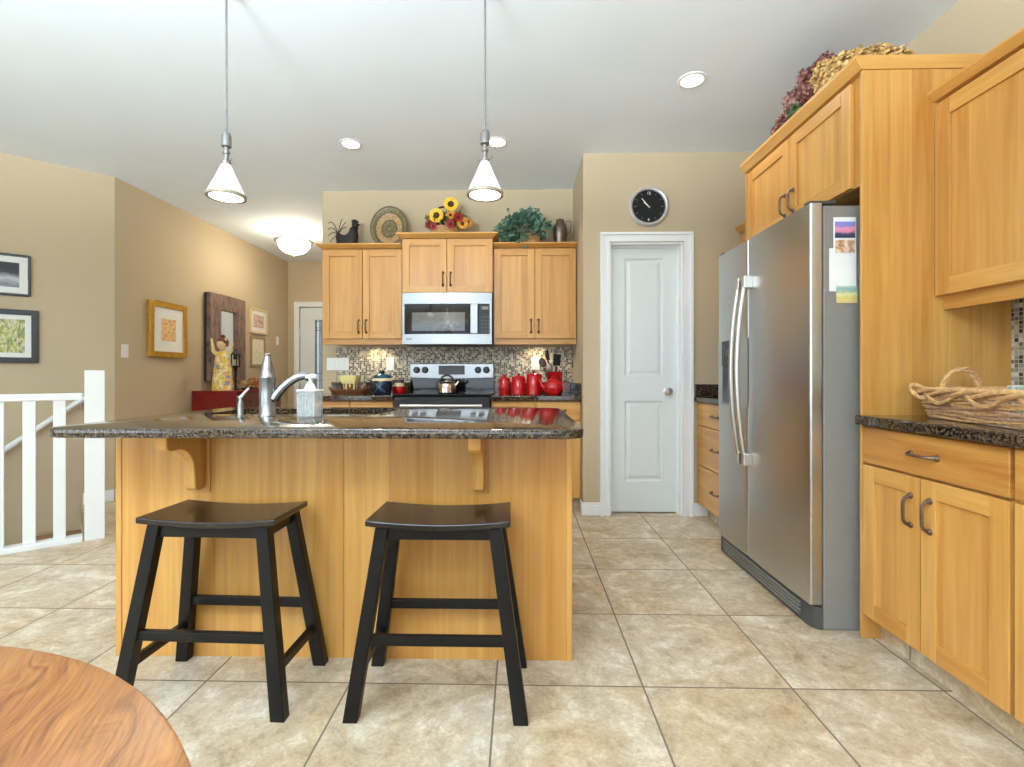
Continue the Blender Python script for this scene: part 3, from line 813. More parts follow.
for yy, dd in ((2.583, dn), (2.651, df)):
    b = MB(); pts = []
    for i in range(21):
        k = -1 + 2 * i / 20; pts.append((FX - .030 - .045 * (1 - k * k), yy, 1.098 + .482 * k))
    b.tube(pts, .0125, 12)
    h = b.build('handle', M['nickel'], dd)
    for z in (.628, 1.565):
        MB().box(FX - .045, FX + .002, yy - .016, yy + .016, z - .033, z + .033).build('handle_mount', M['nickel'], h, smooth=False, bevel=.004)
# base grille with louvres and rounded end
b = MB(); P = [(FX + .012, fy1 - .01), (FX + .012, fy0 + .06)]
for i in range(1, 7):
    a = PI / 2 * i / 6; P.append((FX + .012 + .04 * (1 - math.cos(a)) , fy0 + .06 - .06 * math.sin(a)))
P += [(FB - .001, fy0 + .0), (FB - .001, fy1 - .01)]
b.prism(P, lambda u, v, a: (u, v, a), .004, .096)
gr = b.build('base_grille', M['darkgrey'], fr, ang=25)
b = MB()
for i in range(4): b.box(FX + .004, FX + .013, fy0 + .09, fy1 - .06, .024 + i * .017, .031 + i * .017)
b.build('louvre', M['fridge_side'], gr, smooth=False)
for yy in (fy0 + .035, fy1 - .035): MB().box(FX + .006, FB + .06, yy - .022, yy + .022, 1.7975, 1.812).build('hinge_cover', M['darkgrey'], fr, smooth=False, bevel=.003)
MB().box(FX - .0035, FX + .004, 2.295, 2.40, 1.712, 1.730).build('badge', M['nickel'], dn, smooth=False, bevel=.002)

# magnets and papers on the refrigerator side
def sheet(name, label, cat, x0, x1, z0, z1, y, mat, grp='papers on the refrigerator side'):
    b = MB(); n = 6
    rows = [[(x0 + (x1 - x0) * i / n, y - .0006 - .0012 * math.sin(PI * i / n), z) for i in range(n + 1)] for z in (z0, z1)]
    b.grid(rows); rows = [[(p[0], p[1] + .0005, p[2]) for p in r] for r in rows]; b.grid(rows)
    return tag(b.build(name, mat), label, cat, grp)
YS = fy0
sheet('paper_sheet', 'large blank white sheet held on the grey refrigerator side', 'paper', 1.300, 1.412, 1.425, 1.606, YS - .0012, M['paper'])
sheet('paper_sheet', 'white card behind the two small photos on the refrigerator side', 'paper', 1.316, 1.410, 1.58, 1.735, YS - .0032, M['paper'])
def grad_picture(name, h, stops, amp=.25, scale=30):
    t = NT(name); v, s = t.coords(); n = t.noise(v, scale, 4)
    f = t.math('ADD', t.math('DIVIDE', s[2], h), t.math('MULTIPLY', t.math('SUBTRACT', n, .5), amp * 2))
    t.color(t.ramp(f, stops)).set(Roughness=.5); return t.m
m_mtn = grad_picture('sunset_mountain_print', .068, [(.08, lin(50, 58, 88)), (.25, lin(70, 74, 110)), (.38, lin(214, 132, 160)), (.58, lin(226, 150, 176)), (.72, lin(150, 134, 200)), (1, lin(126, 140, 216))], .35, 40)
m_sep = picture('sepia_print', [lin(86, 48, 24), lin(196, 150, 110), lin(240, 226, 206), lin(120, 72, 40)], 22)
m_card = grad_picture('meadow_print', .071, [(.1, lin(222, 196, 130)), (.35, lin(212, 206, 120)), (.5, lin(232, 220, 170)), (.65, lin(170, 196, 160)), (.85, lin(140, 180, 176)), (1, lin(190, 212, 206))], .25, 45)
def photo(name, label, x0, x1, z0, z1, y, mat):
    o = MB().box(x0, x1, y - .0008, y, z0, z1).build(name, mat, smooth=False); return tag(o, label, 'photo', 'papers on the refrigerator side')
photo('photo_print', 'small photo of a pink and violet mountain on refrigerator side', 1.321, 1.405, 1.648, 1.716, YS - .0055, m_mtn)
photo('photo_print', 'small brown sepia photo below the pink mountain photo', 1.323, 1.402, 1.586, 1.640, YS - .0055, m_sep)
photo('postcard', 'green and yellow landscape postcard at bottom of the white sheet', 1.328, 1.415, 1.376, 1.447, YS - .0035, m_card)

# ================================================================== MICROWAVE
mw = thing('microwave', 'stainless over-the-range microwave with black glass door', 'microwave', (-.605, 4.25, 1.335))
mx0, mx1, my, mz0, mz1 = -.982, -.230, 4.045, 1.335, 1.764
MB().box(mx0, mx1, my + .03, YB - .012, mz0, mz1).build('case', M['darkgrey'], mw, smooth=False)
def bow(x): k = (x - mx0) / (mx1 - mx0); return my - .018 * math.sin(PI * k)
def strip(b, x0, x1, z0, z1, off=0.0, n=12, zf=None):
    P = [(x0 + (x1 - x0) * i / n, bow(x0 + (x1 - x0) * i / n) + off) for i in range(n + 1)]
    P += [(x1, my + .03), (x0, my + .03)]
    b.prism(P, lambda u, v, a: (u, v, a), z0, z1); return b
b = strip(MB(), mx0, mx1, 1.672, mz1); b.build('top_vent', M['steelmw'], mw, ang=25)
b = strip(MB(), mx0, mx1, mz0, 1.418); bt = b.build('bottom_trim', M['steelmw'], mw, ang=25)
b = MB()
for i in range(5): b.box(-.945 + i * .009, -.939 + i * .009, bow(-.93) - .002, bow(-.93) + .003, 1.372, 1.383)
b.build('badge', M['darkgrey'], bt, smooth=False)
strip(MB(), mx0, mx0 + .018, 1.418, 1.672).build('side_trim', M['steelmw'], mw, ang=25)
strip(MB(), mx1 - .018, mx1, 1.418, 1.672).build('side_trim', M['steelmw'], mw, ang=25)
dr_ = strip(MB(), mx0 + .018, -.418, 1.420, 1.670, .004).build('door', M['blackgloss'], mw, ang=25)
m_win = plain('microwave_window', lin(60, 68, 74), .08, 0, .1); m_win.node_tree.nodes['Principled BSDF'].inputs['IOR'].default_value = 2.3
strip(MB(), -.90, -.455, 1.445, 1.60, .0025).build('window', m_win, dr_, ang=25)
b = strip(MB(), -.408, -.345, 1.420, 1.670, -.012); b.build('handle', M['steelmw'], dr_, smooth=False, bevel=.006)
cp = strip(MB(), -.338, mx1 - .018, 1.420, 1.670, .004).build('control_panel', M['black'], mw, ang=25)
b = MB()
for i in range(3):
    for j in range(5): 
        x = -.318 + i * .026; b.box(x, x + .018, bow(x) + .001, bow(x) + .006, 1.435 + j * .03, 1.449 + j * .03)
b.build('keypad', M['darkgrey'], cp, smooth=False)
MB().box(-.315, -.258, bow(-.29) + .0, bow(-.29) + .006, 1.625, 1.650).build('display', M['fridge_side'], cp, smooth=False)

# ================================================================== RANGE
rg = thing('range', 'stainless and black electric range under the microwave', 'stove', (-.61, 4.1, 0))
rx0, rx1 = -.990, -.230
MB().box(rx0, rx1, 3.83, 4.425, .06, .905).build('body', M['darkgrey'], rg, smooth=False)
MB().box(rx0 + .03, rx1 - .03, 3.88, 4.40, .0, .06).build('base', M['black'], rg, smooth=False)
ct = MB().box(rx0 - .002, rx1 + .002, 3.79, 4.425, .905, .926).build('cooktop', M['blackgloss'], rg, smooth=False, bevel=.005)
for x, y, r in ((-.80, 3.95, .10), (-.80, 4.22, .075), (-.42, 3.95, .075), (-.42, 4.22, .10)):
    MB().lathe((x, y, .926), [(r - .004, .0), (r - .004, .0006), (r, .0006), (r, 0), (r - .004, .0)], 32).build('burner_ring', M['darkgrey'], ct)
od = MB().box(rx0 + .004, rx1 - .004, 3.795, 3.829, .22, .895).build('oven_door', M['black'], rg, smooth=False, bevel=.004)
MB().box(rx0 + .11, rx1 - .11, 3.790, 3.796, .40, .70).build('window', M['blackgloss'], od, smooth=False)
h = MB().tube([(rx0 + .06, 3.755, .835), (rx1 - .06, 3.755, .835)], .012, 12).build('handle', M['nickel'], od)
for x in (rx0 + .08, rx1 - .08): MB().box(x - .012, x + .012, 3.757, 3.797, .825, .845).build('handle_mount', M['nickel'], h, smooth=False)
MB().box(rx0 + .004, rx1 - .004, 3.797, 3.829, .07, .205).build('drawer', M['steelmw'], rg, smooth=False, bevel=.004)
MB().box(rx0 + .004, rx1 - .004, 4.372, 4.424, .926, 1.05).build('back_splash_panel', M['blackgloss'], rg, smooth=False)
# sloped stainless console with knobs and clock display
b = MB(); n = 16; P = []
for i in range(n + 1):
    k = -1 + 2 * i / n; P.append((rx0 + (rx1 - rx0) * i / n, 1.040 + .010 * (abs(k) ** 2)))
P += [(rx1, 1.180), (rx0, 1.180)]
b.prism(P, lambda u, v, a: (u, a, v), 4.352, 4.426)
bg_ = b.build('control_console', M['steelmw'], rg, smooth=False, bevel=.006)
MB().box(-.727, -.492, 4.348, 4.3525, 1.080, 1.162).build('display', M['darkgrey'], bg_, smooth=False, bevel=.003)
for x in (-.926, -.850, -.372, -.296):
    kb = MB().lathe((x, 4.352, 1.122), [(.030, 0), (.030, .006), (.024, .010), (.021, .028), (.0, .029)], 24, RX90).build('knob', M['black'], bg_)
    MB().box(x - .004, x + .004, 4.318, 4.330, 1.105, 1.139).build('knob_grip', M['darkgrey'], kb, smooth=False)

# kettle on the range
kx, ky, kz = -.600, 4.00, .9262
k = thing('kettle', 'small stainless tea kettle with black handle on the range', 'kettle', (kx, ky, kz))
MB().lathe((kx, ky, kz), [(.070, 0), (.076, .006), (.076, .055), (.070, .078), (.050, .092), (.030, .097)], 28).build('body', M['copper'], k)
MB().lathe((kx, ky, kz + .0965), [(.032, 0), (.030, .006), (.008, .010), (.010, .018), (.0, .022)], 18).build('lid', M['copper'], k)
pts = [(kx + .060 * math.cos(a), ky, kz + .085 + .062 * math.sin(a)) for a in [PI * i / 12 for i in range(13)]]
MB().tube(pts, [.006] * 3 + [.009] * 7 + [.006] * 3, 10).build('handle', M['black'], k)
MB().tube([(kx + .060, ky, kz + .055), (kx + .085, ky, kz + .078), (kx + .098, ky, kz + .098)], [.014, .011, .009], 10).build('spout', M['copper'], k)

# ================================================================== ROUND TABLE
tx, ty, tr = -.706, -.003, .5930
t = thing('round_table', 'round oak dining table, its edge filling the lower left corner', 'table', (tx, ty, 0))
MB().lathe((tx, ty, .705), [(tr - .012, 0), (tr - .003, .004), (tr, .012), (tr, .028), (tr - .0015, .033), (tr - .005, .035)], 96).build('tabletop', M['table'], t)
MB().lathe((tx, ty, .62), [(tr - .07, 0), (tr - .07, .0845)], 64).build('apron', M['table'], t)
MB().lathe((tx, ty, .12), [(.09, 0), (.10, .05), (.06, .12), (.055, .2), (.085, .32), (.06, .42), (.11, .5)], 32).build('pedestal', M['table'], t)
for i in range(4):
    a = PI / 4 + i * PI / 2; c_, s_ = math.cos(a), math.sin(a)
    MB().tube([(tx + c_ * .05, ty + s_ * .05, .17), (tx + c_ * .2, ty + s_ * .2, .13), (tx + c_ * .36, ty + s_ * .36, .035), (tx + c_ * .40, ty + s_ * .40, .022)], [.035, .034, .026, .022], 12).build('foot', M['table'], t)

# ================================================================== STAIR RAILING
t = thing('stair_railing', 'white painted railing with newel post at the stair opening, left', 'railing', (N0.x, N0.y, 0))
ang_ = math.atan2(dr.y, dr.x); RM = Matrix.Rotation(ang_, 3, 'Z')
MB().obox((N0.x, N0.y, .553), (.102, .102, 1.106), RM).build('newel_post', M['trim'], t, smooth=False, bevel=.004)
def along(s, z): q = N0 + dr * s; return (q.x, q.y, z)
Lr = 2.9
MB().obox(along(.06 + Lr / 2, .936), (Lr, .062, .044), RM).build('top_rail', M['trim'], t, smooth=False, bevel=.006)
MB().obox(along(.06 + Lr / 2, .0175), (Lr, .09, .035), RM).build('bottom_rail', M['trim'], t, smooth=False, bevel=.004)
for i in range(21):
    s = .170 + .137 * i
    if s < Lr: MB().obox(along(s, .475), (.058, .040, .879), RM).build('baluster', M['trim'], t, smooth=False, bevel=.002)
hr = thing('wall_handrail', 'sloping white handrail on the stair wall behind the white railing', 'handrail', (D0.x, D0.y, .8))
def wallp(s, z, off): q = D0 + dg * s + ng * off; return (q.x, q.y, z)
MB().tube([wallp(.13, .93, .065), wallp(.16, .918, .065), wallp(1.9, -.53, .065)], .021, 12).build('rail', M['trim'], hr)
for s, z in ((.215, .865), (1.3, -.04)):
    MB().tube([wallp(s, z - .02, .065), wallp(s, z - .06, .05), wallp(s, z - .07, .002)], .006, 8).build('bracket', M['nickel'], hr)

# ================================================================== LIGHT FITTINGS
def make_pendant(label):
    r = thing('pendant_lamp', label, 'lamp', (0, 0, 1.86), 'cone pendants over the island')
    def Lz(prof, n=28): return MB().lathe((0, 0, 1.86), prof, n)
    Lz([(.076, .010), (.060, .048), (.040, .092), (.023, .132), (.017, .146)]).build('shade', M['glowshade'], r)
    Lz([(.066, .002), (.069, 0), (.0785, .001), (.0785, .013), (.075, .015), (.066, .010), (.066, .002)]).build('rim', M['rimmetal'], r)
    Lz([(.0, .003), (.0658, .003), (.0658, .005), (.0, .005)]).build('diffuser', M['glow'], r)
    s = Lz([(.019, .143), (.019, .154), (.010, .158), (.010, .186), (.014, .189), (.014, .199), (.010, .202), (.010, .217), (.020, .220), (.020, .266), (.016, .277), (.005, .281)]).build('socket', M['pend'], r)
    for a in (-.5, PI - .5): MB().tube([(.012 * math.cos(a), .012 * math.sin(a), 2.010), (.038 * math.cos(a), .038 * math.sin(a), 2.018)], .0035, 8).build('thumb_screw', M['pend'], s)
    MB().tube([(0, 0, 2.140), (0, 0, 2.766)], .0045, 10).build('rod', M['pend'], r)
    Lz([(.060, .937), (.058, .925), (.045, .916), (.01, .911), (0, .911)]).build('canopy', M['nickel'], r)
    return r
pe = make_pendant('white cone glass pendant lamp hanging on the left, near the faucet')
dup(pe, (-.146, 2.06, 1.837), 'white cone glass pendant lamp hanging right, before the microwave wall')
pe.location = (-1.262, 2.06, 1.837)
for x in (-1.262, -.146):
    spot('pendant_bulb', (x, 2.06, 1.832), 8, (1, .92, .80), 160, .05)
sf = thing('semi_flush_light', 'bowl ceiling light hanging in the hall near the entry door', 'lamp', (-2.655, 5.652, 2.45))
c0 = (-2.655, 5.652, 0)
MB().lathe(c0, [(.0, 2.775), (.085, 2.774), (.082, 2.758), (.03, 2.745), (.0, 2.745)], 28).build('canopy', M['nickel'], sf)
for i in range(3):
    a = 2 * PI * i / 3 + .4; MB().tube([(c0[0] + .035 * math.cos(a), c0[1] + .035 * math.sin(a), 2.755), (c0[0] + .07 * math.cos(a), c0[1] + .07 * math.sin(a), 2.64)], .006, 8).build('stem', M['nickel'], sf)
MB().lathe(c0, [(.165, 2.628), (.215, 2.640), (.218, 2.650), (.20, 2.655), (.165, 2.645), (.165, 2.628)], 40).build('rim', M['pend'], sf)
MB().lathe(c0, [(.178, 2.640), (.172, 2.60), (.145, 2.555), (.10, 2.522), (.05, 2.507), (.0, 2.503)], 36).build('bowl', M['glowbowl'], sf)
MB().lathe(c0, [(.0, 2.504), (.014, 2.502), (.010, 2.492), (.013, 2.482), (.0, 2.470)], 14).build('finial', M['nickel'], sf)
def make_can(label, loc):
    r = thing('recessed_light', label, 'lamp', loc, 'recessed ceiling lights')
    x, y, z = loc
    MB().lathe((x, y, z - .006), [(.060, .0058), (.062, .0), (.080, .0015), (.083, .0058)], 32).build('trim_ring', M['trim'], r)
    MB().lathe((x, y, z - .0035), [(.0, 0), (.061, .0), (.061, .003), (0, .003)], 32).build('lens', M['glow'], r)
    return r
rc = make_can('round recessed ceiling light between the two hanging pendants', (-1.238, 3.535, ZC))
dup(rc, (-.163, 3.53, ZC), 'round recessed ceiling light just right of the right pendant rod')
dup(rc, (.996, 2.813, ZC), 'round recessed ceiling light above and left of the refrigerator')
for x, y in ((-1.238, 3.535), (-.163, 3.53), (.996, 2.813)):
    spot('recessed_beam', (x, y, ZC - .02), 22, (1, .95, .88), 130)
# glass bowl pendant over the round table (seen mirrored in the microwave door), throwing its light up
dp = thing('bowl_pendant', 'uplight bowl pendant over the round table', 'lamp', (-1.25, -.60, 1.78))
c0 = (-1.25, -.60, 0)
MB().lathe(c0, [(.0, 1.78), (.06, 1.785), (.13, 1.81), (.18, 1.85), (.21, 1.90), (.205, 1.90), (.175, 1.855), (.125, 1.818), (.055, 1.793), (0, 1.79)], 36).build('bowl', M['glowshade'], dp)
MB().lathe(c0, [(.206, 1.896), (.216, 1.898), (.216, 1.910), (.206, 1.910), (.206, 1.896)], 36).build('rim', M['nickel'], dp)
for i in range(3):
    a = 2 * PI * i / 3; MB().tube([(c0[0] + .208 * math.cos(a), c0[1] + .208 * math.sin(a), 1.905), (c0[0] + .02 * math.cos(a), c0[1] + .02 * math.sin(a), 2.35)], .004, 8).build('arm', M['nickel'], dp)
MB().tube([(c0[0], c0[1], 2.34), (c0[0], c0[1], 2.76)], .008, 10).build('rod', M['nickel'], dp)
MB().lathe(c0, [(.07, 2.774), (.066, 2.762), (.03, 2.75), (0, 2.75)], 24).build('canopy', M['nickel'], dp)
sp_ = spot('bowl_pendant_light', (-1.25, -.60, 1.93), 960, (.80, .92, 1.0), 176, .35); sp_.rotation_euler = (PI, 0, 0); sp_.data.spot_blend = .15
# under-cabinet pucks
def puck(x, label):
    r = thing('under_cabinet_light', label, 'lamp', (x, 4.30, 1.371), 'under-cabinet lights')
    MB().lathe((x, 4.30, 1.371), [(.034, .0145), (.036, .0), (.030, -.001), (.030, .0145), (.034, .0145)], 20).build('housing', M['nickel'], r)
    MB().lathe((x, 4.30, 1.372), [(0, 0), (.029, 0), (.029, .002), (0, .002)], 20).build('lens', M['glow'], r)
    spot('puck_beam', (x, 4.32, 1.366), 5, (1, .82, .50), 150, .02)
puck(-1.30, 'round puck light under the left wall cabinet above the blue pot')
puck(.16, 'round puck light under the right wall cabinet above red canisters')

# ================================================================== THINGS ON TOP OF THE CABINETS
rng = random.Random(7)
ZT = 2.1923
# iron hen with wire tail
t = thing('rooster_figurine', 'dark metal rooster figurine with curled wire tail on the cabinet', 'figurine', (-1.52, 4.25, ZT))
P = [(-1.606, 0), (-1.612, .05), (-1.618, .10), (-1.612, .135), (-1.598, .140), (-1.578, .118), (-1.545, .108), (-1.515, .112), (-1.490, .135), (-1.474, .165), (-1.468, .19), (-1.440, .195), (-1.432, .165), (-1.424, .12), (-1.430, .05), (-1.455, .0)]
b = MB(); n = len(P); cxp = sum(p[0] for p in P) / n; czp = sum(p[1] for p in P) / n
rings = []
for s, dy in ((.72, -.045), (.93, -.032), (1.0, -.012), (1.0, .012), (.93, .032), (.72, .045)):
    rings.append([b.bm.verts.new((cxp + (p[0] - cxp) * s, 4.25 + dy, ZT + max(0, czp + (p[1] - czp) * s if p[1] > 0 else 0))) for p in P])
for A, B in zip(rings, rings[1:]):
    for k in range(n): b._f([A[k], A[(k + 1) % n], B[(k + 1) % n], B[k]])
b._f(rings[0][::-1]); b._f(rings[-1]); b.build('body', M['iron'], t, ang=50)
b = MB().ball((-1.452, 4.25, ZT + .212), (.030, .024, .032), 14, 10); hd_ = b.build('head', M['iron'], t)
b = MB()
for i in range(4): b.ball((-1.474 + .015 * i, 4.25, ZT + .248 - .003 * (i - 1) ** 2), (.011, .006, .013), 8, 6)
b.build('comb', M['iron'], hd_)
MB().lathe((-1.426, 4.25, ZT + .210), [(.011, 0), (.0, .028)], 10, RY90).build('beak', M['iron'], hd_)
MB().ball((-1.430, 4.25, ZT + .180), (.010, .008, .018), 8, 6).build('wattle', M['iron'], hd_)
for ex, ez, mid in ((-1.688, .225, .275), (-1.694, .17, .215), (-1.690, .115, .165), (-1.672, .06, .11), (-1.565, .262, .235), (-1.532, .235, .205), (-1.53, .19, .19)):
    s0 = (-1.604, 4.25, ZT + .128); m0 = ((-1.604 + ex) / 2, 4.25, ZT + mid); e0 = (ex, 4.25, ZT + ez)
    pts = [tuple((1 - k) ** 2 * s0[i] + 2 * k * (1 - k) * m0[i] + k * k * e0[i] for i in range(3)) for k in [j / 8 for j in range(9)]]
    MB().tube(pts, .0035, 6).build('tail_wire', M['iron'], t)

# round platter with rings of mosaic pattern
def platter_mat():
    T_ = NT('patterned_platter'); v, s = T_.coords()
    dz = T_.math('SUBTRACT', s[2], .199); sx = T_.math('DIVIDE', s[0], .82)
    r = T_.math('SQRT', T_.math('ADD', T_.math('MULTIPLY', sx, sx), T_.math('MULTIPLY', dz, dz)))
    base = T_.ramp(T_.math('DIVIDE', r, .204), [(0, lin(216, 206, 140)), (.07, lin(110, 112, 90)), (.34, lin(138, 128, 104)), (.40, lin(84, 78, 64)), (.44, lin(186, 158, 126)), (.68, lin(190, 164, 132)), (.72, lin(96, 92, 72)), (.93, lin(142, 134, 108)), (.97, lin(86, 82, 66))], False)
    n = T_.n('ShaderNodeTexVoronoi'); T_.l(v, n.inputs['Vector']); n.inputs['Scale'].default_value = 75
    c = T_.mix(.8, base, T_.ramp(n.outputs['Distance'], [(.15, lin(60, 58, 50)), (.5, lin(190, 178, 146))]), 'OVERLAY')
    T_.color(c).set(Roughness=.35); return T_.m
tilt = Matrix.Rotation(-.16, 3, 'X') @ RX90
pc = Vector((-1.168, 4.335, ZT + .2005))
b = MB().lathe(pc, [(.0, .006), (.107, .004), (.137, .010), (.196, .030), (.203, .031), (.203, .026), (.143, .002), (.107, -.006), (.0, -.006)], 48, tilt, .82, 1.0)
tag(b.build('decorative_platter', platter_mat(), origin=(-1.168, 4.345, ZT)), 'large round patterned platter leaning on the wall above the left cabinet', 'plate')

def leaf(b, p, d, nrm, L, W, bend=.15):
    d = Vector(d).normalized(); nrm = Vector(nrm); nrm = (nrm - d * nrm.dot(d))
    if nrm.length < 1e-4: nrm = d.orthogonal()
    nrm.normalize(); s = d.cross(nrm); p = Vector(p)
    v = [b.bm.verts.new(p), b.bm.verts.new(p + d * L * .35 + s * W * .5 + nrm * bend * L * .3), b.bm.verts.new(p + d * L * .75 + s * W * .36 + nrm * bend * L * .1),
         b.bm.verts.new(p + d * L - nrm * bend * L * .4), b.bm.verts.new(p + d * L * .75 - s * W * .36 + nrm * bend * L * .1), b.bm.verts.new(p + d * L * .35 - s * W * .5 + nrm * bend * L * .3),
         b.bm.verts.new(p + d * L * .55 + nrm * bend * L * .05)]
    b._f([v[0], v[1], v[6]]); b._f([v[1], v[2], v[6]]); b._f([v[2], v[3], v[6]]); b._f([v[3], v[4], v[6]]); b._f([v[4], v[5], v[6]]); b._f([v[5], v[0], v[6]])
def rdir(zmin=-1):
    while True:
        v = Vector((rng.uniform(-1, 1), rng.uniform(-1, 1), rng.uniform(zmin, 1)))
        if .1 < v.length < 1: return v.normalized()
def weave_basket(name, c, rx, ry, h, flare, mat, par, rows=7, seg=40, r=.006):
    b = MB()
    for j in range(rows):
        z = c[2] + r + (h - 2 * r) * j / (rows - 1); k = 1 + flare * j / (rows - 1)
        pts = [(c[0] + (rx * k + .25 * r * (1 if (i + j) % 2 else -1)) * math.cos(2 * PI * i / seg), c[1] + (ry * k + .25 * r * (1 if (i + j) % 2 else -1)) * math.sin(2 * PI * i / seg), z) for i in range(seg)]
        b.tube(pts, r * (1.25 if j == rows - 1 else 1), 6, closed=True)
    b.lathe((c[0], c[1], c[2]), [(.0, .001), (1, .001), (1, .006), (0, .006)], seg, None, rx, ry)
    return b.build(name, mat, par)

# sunflower basket
ZM = 2.2683; bx, by = -.655, 4.20
t = thing('flower_basket', 'woven basket of sunflowers and red blooms above the microwave', 'flowers', (bx, by, ZM))
weave_basket('basket', (bx, by, ZM), .100, .075, .085, .15, M['wicker'], t, 6, 36, .008)
pts = [(bx - .105 * math.cos(a) - .012, by, ZM + .07 + .20 * math.sin(a)) for a in [PI * i / 16 for i in range(17)]]
MB().tube(pts, .009, 8).build('handle', M['iron'], t)
green = leafmat('flower_foliage', lin(58, 76, 36), lin(104, 116, 52)); 
b = MB()
for i in range(150):
    d = rdir(-.15); p = Vector((bx + .01 + d.x * .10, by + d.y * .05, ZM + .10 + d.z * .06))
    leaf(b, p, d + Vector((d.x * .5, -.3, .2)), rdir(), rng.uniform(.05, .085), rng.uniform(.02, .035))
for q in ((bx - .155, by - .02, ZM + .10), (bx - .13, by - .03, ZM + .14), (bx + .15, by, ZM + .20), (bx + .20, by, ZM + .14)):
    for k in range(5): leaf(b, q, rdir(-.3), rdir(), .06, .022)
b.tube([(bx + .05, by, ZM + .08), (bx + .13, by, ZM + .19), (bx + .158, by, ZM + .275)], .003, 6)
b.build('foliage', green, t, ang=180)
yel = leafmat('sunflower_petal', lin(236, 176, 24), lin(250, 212, 60)); ctr = leafmat('sunflower_centre', lin(58, 30, 18), lin(96, 56, 30), .8)
redp = leafmat('red_petal', lin(124, 8, 14), lin(168, 22, 22)); orp = leafmat('orange_petal', lin(206, 120, 28), lin(232, 168, 60))
def flower(c, R, pm, nrm, n, par, nm, cr=.42, layers=2):
    nrm = Vector(nrm).normalized(); a = nrm.orthogonal().normalized(); e = nrm.cross(a); b = MB(); c = Vector(c)
    for ly in range(layers):
        for i in range(n):
            th = 2 * PI * (i + .5 * ly) / n; d = a * math.cos(th) + e * math.sin(th)
            leaf(b, c + d * R * cr * .6 + nrm * .004 * ly, d + nrm * (.25 - .2 * ly), nrm, R * (1 - cr * .55), R * .36)
    o = b.build(nm, pm, par, ang=180)
    q = nrm.to_track_quat('Z', 'Y').to_matrix()
    MB().lathe(c, [(R * cr, -.004), (R * cr, .008), (R * cr * .8, .016), (R * cr * .4, .012), (0, .010)], 18, q).build('flower_centre', ctr, o)
    return o
flower((-.718 + .012, by - .085, 2.436), .066, yel, (-.1, -1, .05), 15, t, 'sunflower')
flower((-.600 + .012, by - .055, 2.542), .066, yel, (.1, -1, .1), 15, t, 'sunflower')
flower((-.775 + .012, by - .07, 2.371), .042, redp, (-.3, -1, .1), 8, t, 'red_flower', .25)
flower((-.745 + .012, by - .08, 2.348), .036, redp, (-.1, -1, 0), 8, t, 'red_flower', .25)
flower((-.597 + .012, by - .095, 2.361), .042, redp, (.1, -1, .1), 8, t, 'red_flower', .25)
flower((-.535 + .012, by - .08, 2.421), .048, redp, (.2, -1, .3), 9, t, 'red_flower', .25)
flower((-.60 + .012, by - .07, 2.441), .045, orp, (.0, -1, .4), 9, t, 'orange_flower', .3)
flower((-.500 + .012, by - .07, 2.371), .055, orp, (.4, -1, .1), 11, t, 'orange_flower', .3)
flower((-.460 + .012, by - .02, 2.396), .050, orp, (.7, -1, .3), 11, t, 'orange_flower', .3)
flower((-.785 + .012, by - .03, 2.441), .040, orp, (-.5, -1, .3), 9, t, 'orange_flower', .3)

# leafy plant in a pale basket
ix, iy = .055, 4.21
t = thing('trailing_plant', 'bushy blue-green leafy plant in a pale basket on right cabinet', 'plant', (ix, iy, ZT))
weave_basket('basket', (ix + .04, iy, ZT), .072, .065, .10, .1, M['wicker'], t, 7, 32, .008)
lf = leafmat('eucalyptus_leaf', lin(54, 100, 78), lin(132, 168, 146), .45)
b = MB()
for i in range(330):
    d = rdir(-.55); kk = rng.uniform(.15, 1) ** .6; cc = Vector((ix - .02 + d.x * .20 * kk, iy + d.y * .085 - .02, ZT + .145 + d.z * .125 * kk))
    if cc.z < ZT + .09 and cc.x > ix - .02 and rng.random() < .9: continue
    if cc.z < ZT + .03: cc.z = ZT + .03 + rng.random() * .02
    leaf(b, cc, d + Vector((0, -.4, -.1)), rdir(), rng.uniform(.045, .075), rng.uniform(.035, .055))
for q in ((-.26, .09), (-.25, .13), (-.19, .20), (-.17, .23), (.19, .17), (.21, .13), (-.20, .12), (-.22, .10), (-.24, .115), (-.13, .225), (-.15, .27), (.05, .29), (.09, .30), (.20, .13), (-.01, .04), (-.03, .02), (-.05, -.005), (-.02, -.03)):
    b.tube([(ix, iy - .03, ZT + .15), (ix + q[0] * .7, iy - .07, ZT + .05 + max(q[1], .03) * .85), (ix + q[0], iy - (.135 if q[1] < .05 else .05), ZT + max(q[1], -.03))], .002, 5)
    for k in range(3): leaf(b, (ix + q[0], iy - (.135 if q[1] < .05 else .05), ZT + q[1] + .01), rdir(-.5), rdir(), .045, .03)
b.build('foliage', lf, t, ang=180)

# pewter jug
jx, jy = .355, 4.25
t = thing('pewter_jug', 'tarnished metal jug with handle and spout at the cabinet end', 'jug', (jx, jy, ZT))
MB().lathe((jx, jy, ZT), [(.048, 0), (.050, .006), (.046, .012), (.054, .06), (.062, .12), (.063, .16), (.052, .195), (.036, .215), (.034, .235), (.038, .24), (.033, .24), (.028, .21), (0, .20)], 30).build('body', M['pewter'], t)
MB().tube([(jx + .048, jy, ZT + .10), (jx + .088, jy, ZT + .13), (jx + .098, jy, ZT + .19), (jx + .094, jy, ZT + .228), (jx + .072, jy, ZT + .232), (jx + .034, jy, ZT + .222)], [.006, .007, .007, .008, .007, .006], 8).build('handle', M['pewter'], t)
MB().tube([(jx - .050, jy, ZT + .16), (jx - .072, jy, ZT + .185), (jx - .088, jy, ZT + .205)], [.012, .009, .007], 8).build('spout', M['pewter'], t)
